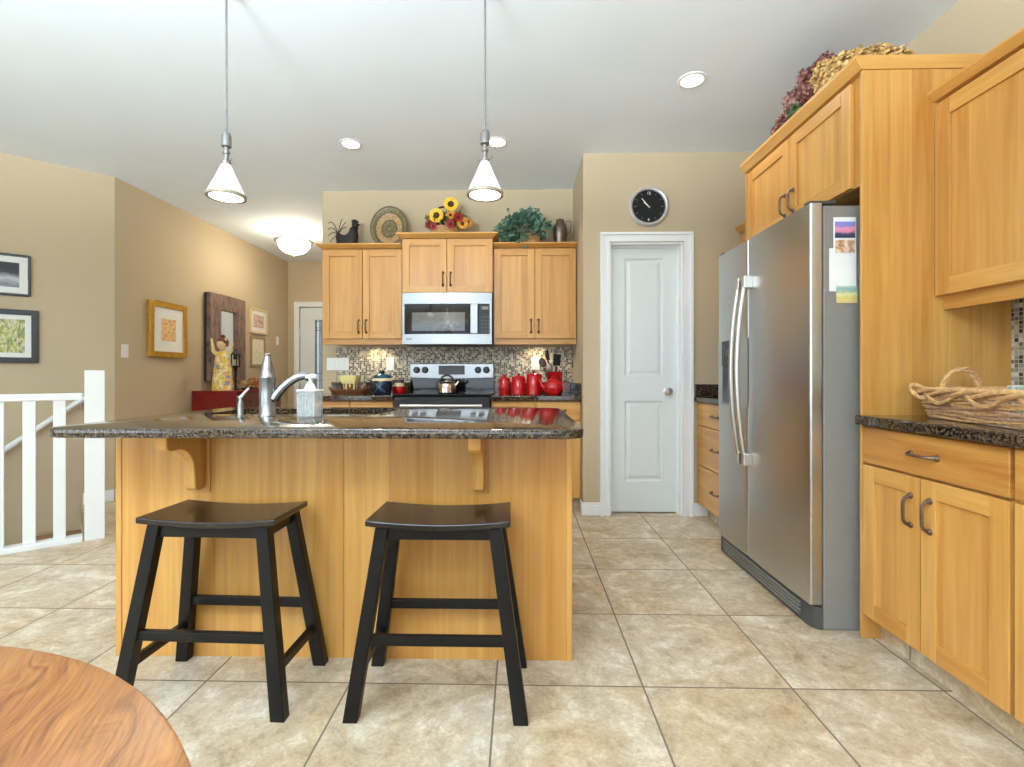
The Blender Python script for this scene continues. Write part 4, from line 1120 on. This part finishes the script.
MB().lathe((jx, jy, ZT + .2395), [(.032, 0), (.022, .008), (.006, .012), (.006, .018), (0, .02)], 18).build('lid', M['pewter'], t)

# dried hydrangeas over the refrigerator
def blooms(name, label, heads, mats, z0, stems):
    t = thing(name, label, 'flowers', (heads[0][0], heads[0][1], z0))
    b = MB()
    for s in stems: b.tube(s, .005, 6)
    b.build('stems', M['spoonwood'], t)
    for (x, y, z, r, mi) in heads:
        b = MB(); n = int(260 * (r / .09) ** 2)
        b.ball((x, y, z), r * .72, 10, 7)
        for i in range(n):
            d = rdir(); p = Vector((x, y, z)) + d * r * rng.uniform(.72, 1.0)
            if p.z < z0 + .02: p.z = z0 + .02
            for k in range(3): leaf(b, p, (rdir() + d * .4), d + rdir() * .6, .020, .018, .3)
        b.build('flower_head', mats[mi], t, ang=180)
    return t
hr1 = leafmat('dried_red_hydrangea', lin(94, 48, 44), lin(166, 112, 100), .8); hr2 = leafmat('dried_mauve_hydrangea', lin(120, 70, 62), lin(196, 156, 140), .8)
ht = leafmat('dried_tan_hydrangea', lin(170, 124, 62), lin(222, 188, 124), .8); hg = leafmat('dried_green_leaf', lin(54, 84, 48), lin(96, 112, 66), .7)
zf = 2.3715
blooms('dried_hydrangeas', 'reddish dried hydrangeas lying over the refrigerator cabinet, left bunch', [(1.50, 2.73, 2.485, .058, 1), (1.52, 2.66, 2.565, .064, 0), (1.54, 2.58, 2.635, .064, 0), (1.55, 2.49, 2.635, .058, 0), (1.48, 2.60, 2.52, .070, 1), (1.48, 2.50, 2.53, .060, 0), (1.44, 2.54, 2.430, .04, 2), (1.46, 2.70, 2.435, .055, 0), (1.60, 2.66, 2.49, .08, 0)], [hr1, hr2, hg], zf,
       [[(1.60, 2.4, zf + .006), (1.55, 2.6, zf + .03), (1.50, 2.75, zf + .08)], [(1.62, 2.4, zf + .006), (1.57, 2.52, zf + .10), (1.55, 2.55, zf + .20)]])
blooms('dried_hydrangeas', 'pale tan dried hydrangeas lying over the refrigerator cabinet, right bunch', [(1.47, 2.34, 2.505, .066, 0), (1.49, 2.27, 2.490, .064, 0), (1.52, 2.20, 2.475, .060, 0), (1.57, 2.15, 2.450, .056, 0), (1.62, 2.13, 2.430, .050, 0), (1.66, 2.12, 2.41, .036, 0), (1.44, 2.29, 2.43, .05, 0), (1.56, 2.25, 2.44, .065, 0)], [ht], zf,
       [[(1.74, 2.13, zf + .012), (1.69, 2.14, zf + .03), (1.60, 2.20, zf + .05)], [(1.74, 2.18, zf + .006), (1.66, 2.22, zf + .03), (1.58, 2.25, zf + .06)]])

# ================================================================== THINGS ON THE BACK COUNTERS
ZK = .9143
def canister(x, r, h, label):
    t = thing('red_canister', label, 'canister', (x, 3.955, ZK), 'red canister set')
    MB().lathe((x, 3.955, ZK), [(r * .94, 0), (r, .004), (r, h * .80), (r * .97, h * .815)], 30).build('body', M['red'], t)
    l = MB().lathe((x, 3.955, ZK + h * .8152), [(r * .99, 0), (r * 1.01, .006), (r * .93, .014), (r * .55, .022), (r * .2, .025)], 30).build('lid', M['red'], t)
    MB().ball((x, 3.955, ZK + h * .8152 + .034), (.014, .014, .013), 14, 9).build('knob', M['red'], l)
    return t
canister(-.121, .046, .150, 'smallest red ceramic canister, nearest the range')
canister(-.006, .056, .163, 'middle-sized red ceramic canister between two others')
canister(.119, .063, .190, 'tallest red ceramic canister, beside the red teapot')
tx_, ty_ = .2705, 3.868
t = thing('teapot', 'glossy red teapot in front of the utensil crock', 'teapot', (tx_, ty_, ZK))
MB().lathe((tx_, ty_, ZK), [(.046, 0), (.050, .004), (.066, .022), (.076, .05), (.075, .080), (.062, .106), (.042, .118), (.040, .120)], 32).build('body', M['red'], t)
l = MB().lathe((tx_, ty_, ZK + .1202), [(.040, 0), (.038, .006), (.02, .014), (.006, .017)], 24).build('lid', M['red'], t)
MB().ball((tx_, ty_, ZK + .145), .011, 12, 8).build('knob', M['red'], l)
MB().tube([(tx_ - .060, ty_, ZK + .045), (tx_ - .088, ty_, ZK + .075), (tx_ - .100, ty_, ZK + .105), (tx_ - .112, ty_, ZK + .128)], [.020, .014, .011, .009], 12).build('spout', M['red'], t)
MB().tube([(tx_ + .064, ty_, ZK + .098), (tx_ + .090, ty_, ZK + .100), (tx_ + .100, ty_, ZK + .075), (tx_ + .090, ty_, ZK + .048), (tx_ + .068, ty_, ZK + .038)], .008, 10).build('handle', M['red'], t)
ux, uy = .300, 4.12
t = thing('utensil_crock', 'red ceramic utensil crock behind the teapot', 'crock', (ux, uy, ZK))
MB().lathe((ux, uy, ZK), [(.060, 0), (.064, .005), (.066, .18), (.070, .188), (.066, .190), (.060, .186), (.058, .02), (0, .015)], 32).build('crock', M['red'], t)
def utensil(name, label, x, y, z, dx, mat, kind):
    p0 = Vector((ux + dx, uy + .0, ZK + .03)); p1 = Vector((x, y, z))
    d = (p1 - p0).normalized()
    t = thing(name, label, 'utensil', tuple(p0), 'cooking utensils in the crock')
    ml = .045 if kind != 'whisk' else .10
    MB().tube([p0, p1 - d * ml], [.005, .006], 8).build('handle', mat, t)
    q = d.to_track_quat('Z', 'Y').to_matrix()
    if kind == 'spoon':
        MB().ball(p1, (.031, .009, .042), 16, 10, Matrix.Rotation(math.atan2(d.x, d.z), 3, 'Y')).build('bowl', mat, t)
    elif kind == 'turner':
        R = Matrix.Rotation(math.atan2(d.x, d.z), 3, 'Y')
        b = MB().obox(p1 + d * .01, (.062, .006, .095), R); b.build('blade', mat, t, smooth=False, bevel=.003)
    elif kind == 'slim':
        R = Matrix.Rotation(math.atan2(d.x, d.z), 3, 'Y')
        MB().obox(p1, (.030, .007, .085), R).build('blade', mat, t, bevel=.003)
    elif kind == 'whisk':
        b = MB()
        for k in range(4):
            e = Vector((math.cos(PI * k / 4), math.sin(PI * k / 4), 0))
            pts = [p1 - d * .10 + d * (.12 * (1 - math.cos(a)) / 2 * 1.0) * (1 if True else 1) + (q @ e) * .026 * math.sin(a) for a in [2 * PI * i / 16 for i in range(16)]]
            b.tube(pts, .0016, 5, closed=True)
        b.build('wires', M['pewter'], t)
utensil('wooden_spoon', 'dark wooden round spoon leaning left in the red crock', .196, 4.10, 1.180, -.02, M['spoonwood'], 'spoon')
utensil('spatula', 'tall narrow black spatula in the red crock', .238, 4.125, 1.245, -.01, M['blackmatte'], 'slim')
utensil('slotted_turner', 'broad black turner in the middle of the red crock', .318, 4.10, 1.195, .005, M['blackmatte'], 'turner')
utensil('ladle', 'pale metal ladle low at the front of the red crock', .252, 4.065, 1.135, -.005, M['pewter'], 'spoon')
utensil('whisk', 'wire whisk leaning right in the red crock', .395, 4.13, 1.225, .02, M['pewter'], 'whisk')

# wooden tray with a yellow bowl
wx, wy = -1.452, 4.11
t = thing('wooden_tray', 'boat-shaped brown wooden tray on the left back counter', 'tray', (wx, wy, ZK))
b = MB(); n = 20; rows = []
for s, z in ((.0, .004), (.55, .003), (.8, .0), (.98, .028), (1.0, .040), (.95, .040), (.75, .016), (.5, .014), (.0, .014)):
    rows.append([(wx + .178 * s * math.copysign(abs(math.cos(2 * PI * i / n)) ** .8, math.cos(2 * PI * i / n)), wy + .085 * s * math.sin(2 * PI * i / n), ZK + z + (.022 * abs(math.cos(2 * PI * i / n)) ** 6 if s > .9 else 0)) for i in range(n + 1)])
b.grid(rows); b.build('tray', M['traywood'], t)
t = thing('yellow_bowl', 'square yellow and white bowl on brown foot, in wooden tray', 'bowl', (-1.445, 4.11, ZK + .0142))
MB().lathe((-1.445, 4.11, ZK + .0142), [(.050, 0), (.052, .004), (.040, .02), (.050, .06), (.060, .075)], 24).build('foot', M['gold'], t)
b = MB()
def sqr(r, z): return [(-1.445 + x, 4.11 + y, ZK + z) for x, y in rr(-r, r, -r, r, .02, 4)]
V = [[b.bm.verts.new(p) for p in sqr(r, z)] for r, z in ((.058, .090), (.070, .12), (.078, .160), (.074, .160), (.064, .12), (.050, .098))]
for A, B in zip(V, V[1:]):
    for k in range(len(A)): b._f([A[k], A[(k + 1) % len(A)], B[(k + 1) % len(A)], B[k]])
b._f(V[0][::-1]); b._f(V[-1]); b.build('bowl', M['yellow'], t)
b = MB()
for i in range(10):
    a = 2 * PI * i / 10; b.tube([(-1.445 + .054 * math.cos(a), 4.11 + .054 * math.sin(a), ZK + .090), (-1.445 + .053 * math.cos(a), 4.11 + .053 * math.sin(a), ZK + .060 - .02 * (i % 2))], [.009, .006], 8)
b.build('glaze_drips', M['cream'], t)
tag(MB().ball((-1.335, 4.10, ZK + .046), (.030, .028, .031), 16, 10).build('wooden_egg', M['traywood']), 'small rounded brown wooden ball at right end of tray', 'ornament')

# blue crock with crossed ribs and lid
qx, qy = -1.152, 4.05
t = thing('blue_pot', 'dark blue ceramic pot with crossed ribs and teal lid', 'pot', (qx, qy, ZK))
MB().lathe((qx, qy, ZK), [(.068, 0), (.072, .006), (.082, .05), (.084, .09), (.078, .120), (.070, .135)], 34).build('body', M['blue'], t)
b = MB()
for a0 in (-1.95, -1.2):
    for s in (1, -1):
        pts = []
        for i in range(9):
            k = i / 8; a = -PI / 2 + s * (-.55 + 1.1 * k); pts.append((qx + .085 * math.cos(a), qy + .085 * math.sin(a), ZK + .020 + .08 * k))
        b.tube(pts, .006, 6)
    break
b.build('crossed_ribs', M['teal'], t)
MB().lathe((qx, qy, ZK), [(.0815, .112), (.0835, .114), (.0775, .132), (.0755, .134), (.0815, .112)], 34).build('band', M['cream'], t)
l = MB().lathe((qx, qy, ZK + .1352), [(.074, 0), (.078, .004), (.072, .022), (.050, .034), (.02, .038)], 30).build('lid', M['teal'], t)
MB().ball((qx, qy, ZK + .189), (.022, .022, .018), 14, 9).build('knob', M['blue'], l)
for s in (-1, 1): MB().tube([(qx + s * .078, qy, ZK + .115), (qx + s * .098, qy, ZK + .108), (qx + s * .095, qy, ZK + .088), (qx + s * .080, qy, ZK + .084)], .007, 8).build('lug_handle', M['blue'], t)
jx_, jy_ = -1.052, 4.20
t = thing('red_jar', 'small red and cream banded jar between blue pot and range', 'jar', (jx_, jy_, ZK))
MB().lathe((jx_, jy_, ZK), [(.046, 0), (.054, .012), (.056, .045), (.053, .064)], 26).build('body', M['red'], t)
MB().lathe((jx_, jy_, ZK + .0641), [(.053, 0), (.051, .012), (.047, .030)], 26).build('band', M['cream'], t)
MB().lathe((jx_, jy_, ZK + .0943), [(.046, 0), (.048, .006), (.044, .018), (.040, .024), (0, .026)], 26).build('lid', M['spoonwood'], t)

# ================================================================== SWITCHES AND OUTLETS
def plate(name, label, c, T, w_, h, n, kind):
    """c = (u, z) on the wall mapped by T (d negative toward the room)"""
    o = thing(name, label, 'switch' if kind == 'switch' else 'outlet', T(c[0], 0, c[1] - h / 2))
    MB(T).box(c[0] - w_ / 2, c[0] + w_ / 2, -.006, -.0003, c[1] - h / 2, c[1] + h / 2).build('cover_plate', M['white'], o, smooth=False, bevel=.002)
    for i in range(n):
        u = c[0] + (i - (n - 1) / 2) * .046
        if kind == 'switch': MB(T).box(u - .016, u + .016, -.0085, -.006, c[1] - .033, c[1] + .033).build('rocker', M['trim'], o, smooth=False, bevel=.001)
        else:
            for z in (-.019, .019): MB(T).box(u - .016, u + .016, -.0082, -.006, c[1] + z - .014, c[1] + z + .014).build('socket', M['trim'], o, smooth=False, bevel=.001)
    return o
TW = Ty(YB - .0102)
plate('switch_plate', 'wide white switch plate left on the kitchen wall above the tray', (-1.672, 1.177), TW, .205, .115, 4, 'switch')
plate('wall_outlet', 'white wall outlet on mosaic tile behind the blue pot', (-1.185, 1.178), TW, .072, .116, 1, 'outlet')
plate('wall_outlet', 'white wall outlet on mosaic tile beside the dark wooden spoon', (.148, 1.182), TW, .076, .116, 1, 'outlet')
TL = lambda u, d, z: (XH - d, u, z)
plate('light_switch', 'white light switch on the hall wall near the corner', (4.185, 1.287), TL, .075, .118, 1, 'switch')
plate('light_switch', 'small white switch on the hall wall beside the two small pictures', (6.87, 1.57), TL, .075, .118, 1, 'switch')

# ================================================================== WALL CLOCK
cx_, cz_ = .985, 2.36
t = thing('wall_clock', 'round black-faced wall clock with silver rim above pantry door', 'clock', (cx_, YP, cz_))
MB().lathe((cx_, YP - .0005, cz_), [(.146, 0), (.152, .006), (.150, .022), (.140, .030), (.128, .026), (.124, .018), (.124, .0)], 56, RX90).build('rim', M['rimsteel'], t)
fc = MB().lathe((cx_, YP - .004, cz_), [(0, 0), (.1245, 0), (.1245, .010), (0, .010)], 56, RX90).build('dial', M['blackgloss'], t)
mw_ = plain('clock_marking', lin(230, 228, 220), .5)
def text_mesh(s, size, loc, rot, mat, par, name):
    cu = bpy.data.curves.new(name, 'FONT'); cu.body = s; cu.size = size; cu.align_x = 'CENTER'; cu.align_y = 'CENTER'; cu.extrude = .0004
    tmp = bpy.data.objects.new(name + '_tmp', cu); COL.objects.link(tmp)
    bpy.context.view_layer.update()
    me = bpy.data.meshes.new_from_object(tmp.evaluated_get(bpy.context.evaluated_depsgraph_get()))
    bpy.data.objects.remove(tmp); bpy.data.curves.remove(cu)
    me.materials.clear(); me.materials.append(mat)
    Mx = Matrix.Translation(loc) @ Euler(rot).to_matrix().to_4x4(); r = par
    while r.parent: r = r.parent
    me.transform(Matrix.Translation(-Vector(r.location)) @ Mx)
    o = bpy.data.objects.new(name, me); COL.objects.link(o); o.parent = par
    return o
for k, s in ((0, '12'), (6, '6')):
    a = 2 * PI * k / 12; text_mesh(s, .030, (cx_ + .100 * math.sin(a), YP - .0148, cz_ + .100 * math.cos(a)), (PI / 2, 0, 0), mw_, fc, 'numeral')
b = MB()
for k in range(12):
    if k in (0, 6): continue
    a = 2 * PI * k / 12; R = Matrix.Rotation(a, 3, 'Y')
    b.obox((cx_ + .103 * math.sin(a), YP - .0146, cz_ + .103 * math.cos(a)), (.004, .0008, .016), R)
b.build('hour_marks', plain('dim_clock_marking', lin(120, 118, 112), .5), fc, smooth=False)
for a, L_, w_, y in ((-.83, .062, .009, .0158), (-.72, .092, .006, .0172)):
    R = Matrix.Rotation(a, 3, 'Y')
    MB().obox((cx_ + (L_ / 2 - .012) * math.sin(a), YP - y, cz_ + (L_ / 2 - .012) * math.cos(a)), (w_, .0009, L_), R).build('clock_hand', mw_, t, smooth=False)
MB().lathe((cx_, YP - .014, cz_), [(.006, 0), (.006, .005), (0, .006)], 14, RX90).build('hub', M['nickel'], t)

# ================================================================== PICTURES
def framed(name, label, T, u0, u1, z0, z1, fw, dep, mf, mm, mw2, art, cat='picture'):
    o = thing(name, label, cat, T((u0 + u1) / 2, 0, z0))
    b = MB(T); d0, d1 = -dep, -.001
    b.box(u0, u0 + fw, d0, d1, z0, z1).box(u1 - fw, u1, d0, d1, z0, z1).box(u0 + fw, u1 - fw, d0, d1, z0, z0 + fw).box(u0 + fw, u1 - fw, d0, d1, z1 - fw, z1)
    b.build('frame', mf, o, smooth=False, bevel=.003)
    MB(T).box(u0 + fw - .002, u1 - fw + .002, d0 + .012, d0 + .016, z0 + fw - .002, z1 - fw + .002).build('mat_board', mm, o, smooth=False)
    a = fw + mw2
    MB(T).box(u0 + a, u1 - a, d0 + .0105, d0 + .0118, z0 + a * 1.0, z1 - a * 1.0).build('artwork', art, o, smooth=False)
    return o
TD = lambda u, d, z: ((D0 + dg * u - ng * d).x, (D0 + dg * u - ng * d).y, z)
a_bw = grad_picture('stormy_sea_print', .2, [(0, lin(70, 72, 76)), (.15, lin(40, 42, 45)), (.22, lin(170, 172, 176)), (.4, lin(120, 124, 128)), (.6, lin(190, 192, 196)), (.8, lin(60, 62, 66)), (1, lin(40, 42, 46))], .3, 7)
a_birch = picture('birch_forest_print', [lin(60, 76, 56), lin(150, 156, 84), lin(214, 210, 180), lin(176, 170, 70), lin(120, 140, 90), lin(96, 120, 130)], 14, (2.6, 2.6, .8))
a_flow = picture('bouquet_print', [lin(110, 130, 70), lin(232, 206, 90), lin(240, 220, 160), lin(222, 140, 120), lin(236, 190, 80), lin(140, 80, 110)], 36)
a_p1 = picture('sunset_print', [lin(96, 84, 92), lin(196, 150, 130), lin(222, 200, 180), lin(120, 128, 140)], 10, (1, 1, 3))
a_p2 = picture('botanical_print', [lin(150, 152, 126), lin(226, 214, 178), lin(236, 226, 196), lin(160, 160, 140)], 14)
framed('framed_picture', 'black-framed black and white seascape at left edge, upper picture', TD, .511, 1.09, 1.690, 2.008, .016, .022, M['blackframe'], M['mat'], .048, a_bw)
framed('framed_picture', 'dark-framed birch tree picture at left edge, lower picture', TD, .468, 1.13, 1.172, 1.582, .040, .026, M['blackframe'], M['mat'], .036, a_birch)
framed('framed_picture', 'gold-framed flower picture alone on the hall wall', TL, 4.437, 4.945, 1.253, 1.782, .052, .035, M['gold'], M['mat'], .105, a_flow)
whf = plain('pale_wood_frame', lin(222, 200, 150), .5)
framed('framed_picture', 'small cream-framed print on hall wall, upper of two', TL, 6.150, 6.570, 1.625, 1.955, .028, .020, whf, M['mat'], .055, a_p1)
framed('framed_picture', 'small taupe-framed print on hall wall, lower of two', TL, 6.165, 6.520, 1.190, 1.590, .030, .020, plain('taupe_frame', lin(160, 140, 106), .5), plain('cream_mat', lin(232, 222, 190), .8), .060, a_p2)

# rustic mirror
def rustic():
    T_ = NT('weathered_wood'); v, s = T_.coords()
    n = T_.noise(T_.comb(T_.math('MULTIPLY', s[0], 6), T_.math('MULTIPLY', s[1], 14), T_.math('MULTIPLY', s[2], 3)), 2.2, 6, .65, 1)
    T_.color(T_.ramp(n, [(.32, lin(72, 58, 52)), (.46, lin(112, 92, 82)), (.56, lin(134, 112, 100)), (.63, lin(158, 84, 68)), (.74, lin(140, 70, 58))])).set(Roughness=.6); return T_.m
t = thing('wall_mirror', 'tall mirror in a rough reddish wooden frame above the console', 'mirror', (XH + .03, 5.6, 1.01))
mr = rustic(); u0, u1, z0, z1, fw = 5.255, 5.940, 1.012, 1.994, .175
b = MB(TL); b.box(u0, u0 + fw, -.075, -.03, z0, z1).box(u1 - fw, u1, -.075, -.03, z0, z1).box(u0 + fw, u1 - fw, -.075, -.03, z0, z0 + fw).box(u0 + fw, u1 - fw, -.075, -.03, z1 - fw, z1)
b.build('frame', mr, t, smooth=False, bevel=.004)
b = MB(TL).box(u0 + .002, u1 - .002, -.030, -.001, z0 + .002, z1 - .002)
b.build('backing', M['blackframe'], t, smooth=False)
MB(TL).box(u0 + fw - .002, u1 - fw + .002, -.048, -.044, z0 + fw - .002, z1 - fw + .002).build('glass', M['mirror'], t, smooth=False)

# ================================================================== HALL CONSOLE AND ITS THINGS
cxa, cxb, cya, cyb, ctz = XH + .016, -2.975, 5.03, 6.02, .910
t = thing('console_cabinet', 'dark red lacquered console cabinet against the hall wall', 'cabinet', ((cxa + cxb) / 2, (cya + cyb) / 2, 0))
MB().box(cxa, cxb - .02, cya + .01, cyb - .01, .10, .882).build('carcass', M['darkred'], t, smooth=False)
MB().box(cxa, cxb, cya, cyb, .883, ctz).build('top', M['darkred'], t, smooth=False, bevel=.004)
TC = lambda u, d, z: (cxb - .02 - d, u, z)
for i in range(2):
    a = cya + .02 + i * .476
    o = MB(TC).box(a, a + .468, -.016, 0, .70, .87).build('drawer', M['redbrown'], t, smooth=False, bevel=.002)
    MB(TC).ball((a + .234, -.024, .785), .012, 10, 8).build('knob', M['iron'], o)
    o = MB(TC).box(a, a + .468, -.016, 0, .13, .69).build('door', M['redbrown'], t, smooth=False, bevel=.002)
    MB(TC).ball((a + (.43 if i == 0 else .04), -.024, .45), .012, 10, 8).build('knob', M['iron'], o)
for x in (cxa + .03, cxb - .05):
    for y in (cya + .04, cyb - .04): MB().box(x - .025, x + .025, y - .025, y + .025, 0, .10).build('leg', M['darkred'], t, smooth=False)
ZS = ctz + .0003
# figurine of a woman in a patterned yellow robe, arms raised
def robe_mat():
    T_ = NT('patchwork_robe'); v, s = T_.coords()
    n = T_.n('ShaderNodeTexVoronoi'); T_.l(v, n.inputs['Vector']); n.inputs['Scale'].default_value = 26
    f = T_.white(n.outputs['Position'])[0]
    d = T_.n('ShaderNodeTexVoronoi'); T_.l(v, d.inputs['Vector']); d.inputs['Scale'].default_value = 48
    c = T_.ramp(f, [(0, lin(232, 196, 84)), (.45, lin(240, 220, 160)), (.65, lin(228, 170, 120)), (.8, lin(150, 140, 170)), (.9, lin(236, 230, 214))], True)
    c = T_.mix(T_.math('LESS_THAN', d.outputs['Distance'], .25), c, lin(110, 98, 92))
    T_.color(c).set(Roughness=.6); return T_.m
gx, gy = -3.19, 5.14
skin = plain('figurine_skin', lin(232, 196, 150), .5, 0, .04)
t = thing('robed_figurine', 'tall figurine of a woman in a patchwork yellow robe, arms raised', 'figurine', (gx, gy, ZS))
b = MB(); 
b.lathe((gx, gy, ZS), [(.115, 0), (.118, .01), (.108, .08), (.098, .18), (.088, .28), (.078, .35), (.072, .385), (.050, .412), (.030, .425), (.026, .44)], 30, None, 1, .62)
b.build('robe', robe_mat(), t)
h = MB().lathe((gx, gy - .008, ZS + .438), [(.024, 0), (.026, .012), (.044, .030), (.052, .058), (.050, .085), (.036, .112), (0, .122)], 22, None, 1, .95).build('head', skin, t)
b = MB().lathe((gx, gy + .006, ZS + .515), [(.052, -.04), (.060, -.005), (.060, .015), (.046, .040), (.02, .055), (0, .057)], 20)
b.ball((gx, gy + .006, ZS + .582), (.026, .026, .022), 12, 8); b.build('hair', M['traywood'], h)
MB().ball((gx + .02, gy - .060, ZS + .492), (.008, .010, .010), 8, 6).build('nose', skin, h)
for s, e in ((-1, (-.112, .560)), (1, (.122, .505))):
    pts = [(gx + s * .050, gy, ZS + .385), (gx + s * .090, gy - .01, ZS + .42), (gx + e[0], gy - .015, ZS + e[1])]
    MB().tube(pts, [.026, .020, .010], 10).build('arm', plain('figurine_sleeve', lin(232, 206, 140), .6) if s < 0 else bpy.data.materials['figurine_sleeve'], t)
# candle lantern
lx, ly = -3.22, 5.43
t = thing('candle_lantern', 'black metal candle lantern on a stem beside the robed figurine', 'lantern', (lx, ly, ZS))
MB().lathe((lx, ly, ZS), [(.055, 0), (.055, .008), (.015, .02), (.010, .05), (.012, .20), (.020, .25), (.050, .262), (.052, .272)], 20).build('stem', M['iron'], t)
b = MB()
for a in range(4):
    x, y = lx + .042 * math.cos(PI / 4 + a * PI / 2), ly + .042 * math.sin(PI / 4 + a * PI / 2)
    b.box(x - .005, x + .005, y - .005, y + .005, ZS + .272, ZS + .400)
b.lathe((lx, ly, ZS + .40), [(.062, 0), (.062, .006), (.030, .036), (.012, .046), (.012, .06), (0, .062)], 20); b.build('lantern_frame', M['iron'], t)
MB().lathe((lx, ly, ZS + .2722), [(.024, 0), (.024, .07), (0, .072)], 16).build('candle', M['mat'], t)
# dried sprigs in a dark dish
vx, vy = -3.06, 5.38
t = thing('dried_arrangement', 'dried twigs and leaves in a small dark dish on console', 'ornament', (vx, vy, ZS))
MB().lathe((vx, vy, ZS), [(.040, 0), (.055, .006), (.062, .022), (.056, .024), (.04, .012), (0, .01)], 22).build('dish', M['iron'], t)
b = MB()
for i in range(46):
    d = rdir(.15); p = Vector((vx, vy, ZS + .014)); L_ = rng.uniform(.06, .17)
    e = p + d * L_; e.z = max(e.z, ZS + .03); b.tube([p, p + d * L_ * .5 + Vector((0, 0, .02)), e], [.0022, .002, .0012], 5)
    leaf(b, e, rdir(), rdir(), .03, .018)
b.build('sprigs', leafmat('dried_sprig', lin(150, 112, 66), lin(206, 172, 110), .8), t, ang=180)
tag(MB().lathe((-3.17, 5.76, ZS), [(0, .0), (.11, 0), (.125, .010), (.12, .012), (.108, .004), (0, .004)], 32).build('round_tray', M['blackframe']), 'shallow dark round tray under the amber candle', 'tray')
t = thing('pillar_candle', 'thick amber-brown pillar candle on the hall console', 'candle', (-3.17, 5.76, ZS + .0045))
MB().lathe((-3.17, 5.76, ZS + .0045), [(.078, 0), (.080, .004), (.080, .125), (.076, .130), (.06, .124), (0, .120)], 30).build('wax', M['candle'], t)
MB().tube([(-3.17, 5.76, ZS + .122), (-3.17, 5.76, ZS + .140)], .0022, 6).build('wick', M['iron'], t)

# ================================================================== WICKER BASKET
wc = Vector((1.617, 1.515, .9135)); th = -.21
ca, sa = math.cos(th), math.sin(th)
def W(x, y, z): return (wc.x + x * ca - y * sa, wc.y + x * sa + y * ca, wc.z + z)
t = thing('wicker_basket', 'low willow basket with loop handles on the right granite counter', 'basket', tuple(wc))
def ringpts(hx, hy, r, n): 
    base = rr(-hx, hx, -hy, hy, r, n); out = []
    m = len(base)
    for i in range(m):
        p, q = base[i], base[(i + 1) % m]; L_ = math.hypot(q[0] - p[0], q[1] - p[1]); k = max(1, int(L_ / .022))
        for j in range(k): out.append((p[0] + (q[0] - p[0]) * j / k, p[1] + (q[1] - p[1]) * j / k))
    return out
HX, HY = .150, .395
mats = [M['wicker'], M['wickerd']]
b = MB()
for j in range(9):
    k = j / 8; z = .0075 + .0765 * k; g = .018 * k; pts = ringpts(HX - .012 + g, HY - .014 + g, .07, 5); m = len(pts)
    ph = rng.uniform(0, 6.28); b.mi = rng.choice((0, 1, 1, 0))
    q = []
    for i, (x, y) in enumerate(pts):
        o = .0035 * (1 if (i + j) % 2 else -1); L_ = math.hypot(x / HX, y / HY); q.append(W(x * (1 + o / .2), y * (1 + o / .4), z + .004 * math.sin(i * .35 + ph)))
    b.tube(q, rng.uniform(.0042, .006), 6, closed=True)
b.build('woven_side', mats, t)
b = MB()
for pz, (kx_, ky_) in enumerate(((0, 0),)):
    pts = ringpts(HX + .006, HY + .004, .075, 5)
    for ph in (0, 2.1, 4.2):
        q = []
        for i, (x, y) in enumerate(pts):
            a = i * .42 + ph; q.append(W(x * (1 + .012 * math.cos(a) / .15), y * (1 + .010 * math.cos(a) / .39), .098 + .012 * math.sin(a)))
        b.tube(q, .0085, 7, closed=True)
# crossed osiers on the long sides
for s in (-1, 1):
    for y0 in (-.33, -.11, .11):
        for d in (0, 1):
            q = [W(s * (HX + .010 + .008 * math.sin(PI * i / 8)), y0 + .22 * (i / 8 if d else 1 - i / 8), .112 - .055 * math.sin(PI * i / 8) * (1 if d else .9)) for i in range(9)]
            b.tube(q, .0055, 6)
b.build('braided_rim', M['wicker'], t)
b = MB()
for (x, y) in ringpts(HX + .0, HY - .002, .07, 3)[::3]: b.tube([W(x * .92, y * .95, .0075), W(x * 1.0, y * 1.0, .10)], .004, 6)
b.build('stakes', M['wickerd'], t)
b = MB(); b.prism(rr(-HX + .012, HX - .012, -HY + .014, HY - .014, .06, 5), lambda u, v, a: W(u, v, a), .0005, .006); b.build('base', M['wickerd'], t, smooth=False)
for s in (1, -1):
    b = MB()
    for ph in (0, PI):
        q = []
        for i in range(25):
            a = PI * i / 24; tw = i * .9 + ph; q.append(W(-.062 * math.cos(a) + .005 * math.cos(tw), s * (HY + .0 + .004 * math.sin(tw)), .095 + .088 * math.sin(a) + .005 * math.cos(tw)))
        b.tube(q, .0065, 7)
    b.build('loop_handle', M['wicker'], t)
b = MB()
for ph in (0, PI):
    q = []
    for i in range(20):
        a = 2 * PI * i / 20; tw = a * 3 + ph; q.append(W(-HX - .010 + .022 * math.cos(a) + .004 * math.cos(tw), HY - .045 + .032 * math.sin(a), .098 + .024 * math.sin(a) + .004 * math.sin(tw)))
    b.tube(q, .006, 6, closed=True)
b.build('corner_knot', M['wicker'], t)
o = thing('napkin_box', 'pale green patterned box lying in the wicker basket', 'box', W(.02, -.06, .03))
b = MB(); R = Matrix.Rotation(th, 3, 'Z')
b.obox(W(.03, -.06, .067), (.18, .27, .119), R); b.build('box', picture('green_floral', [lin(204, 214, 196), lin(222, 226, 212), lin(150, 172, 150), lin(226, 228, 216)], 30), o, smooth=False, bevel=.004)
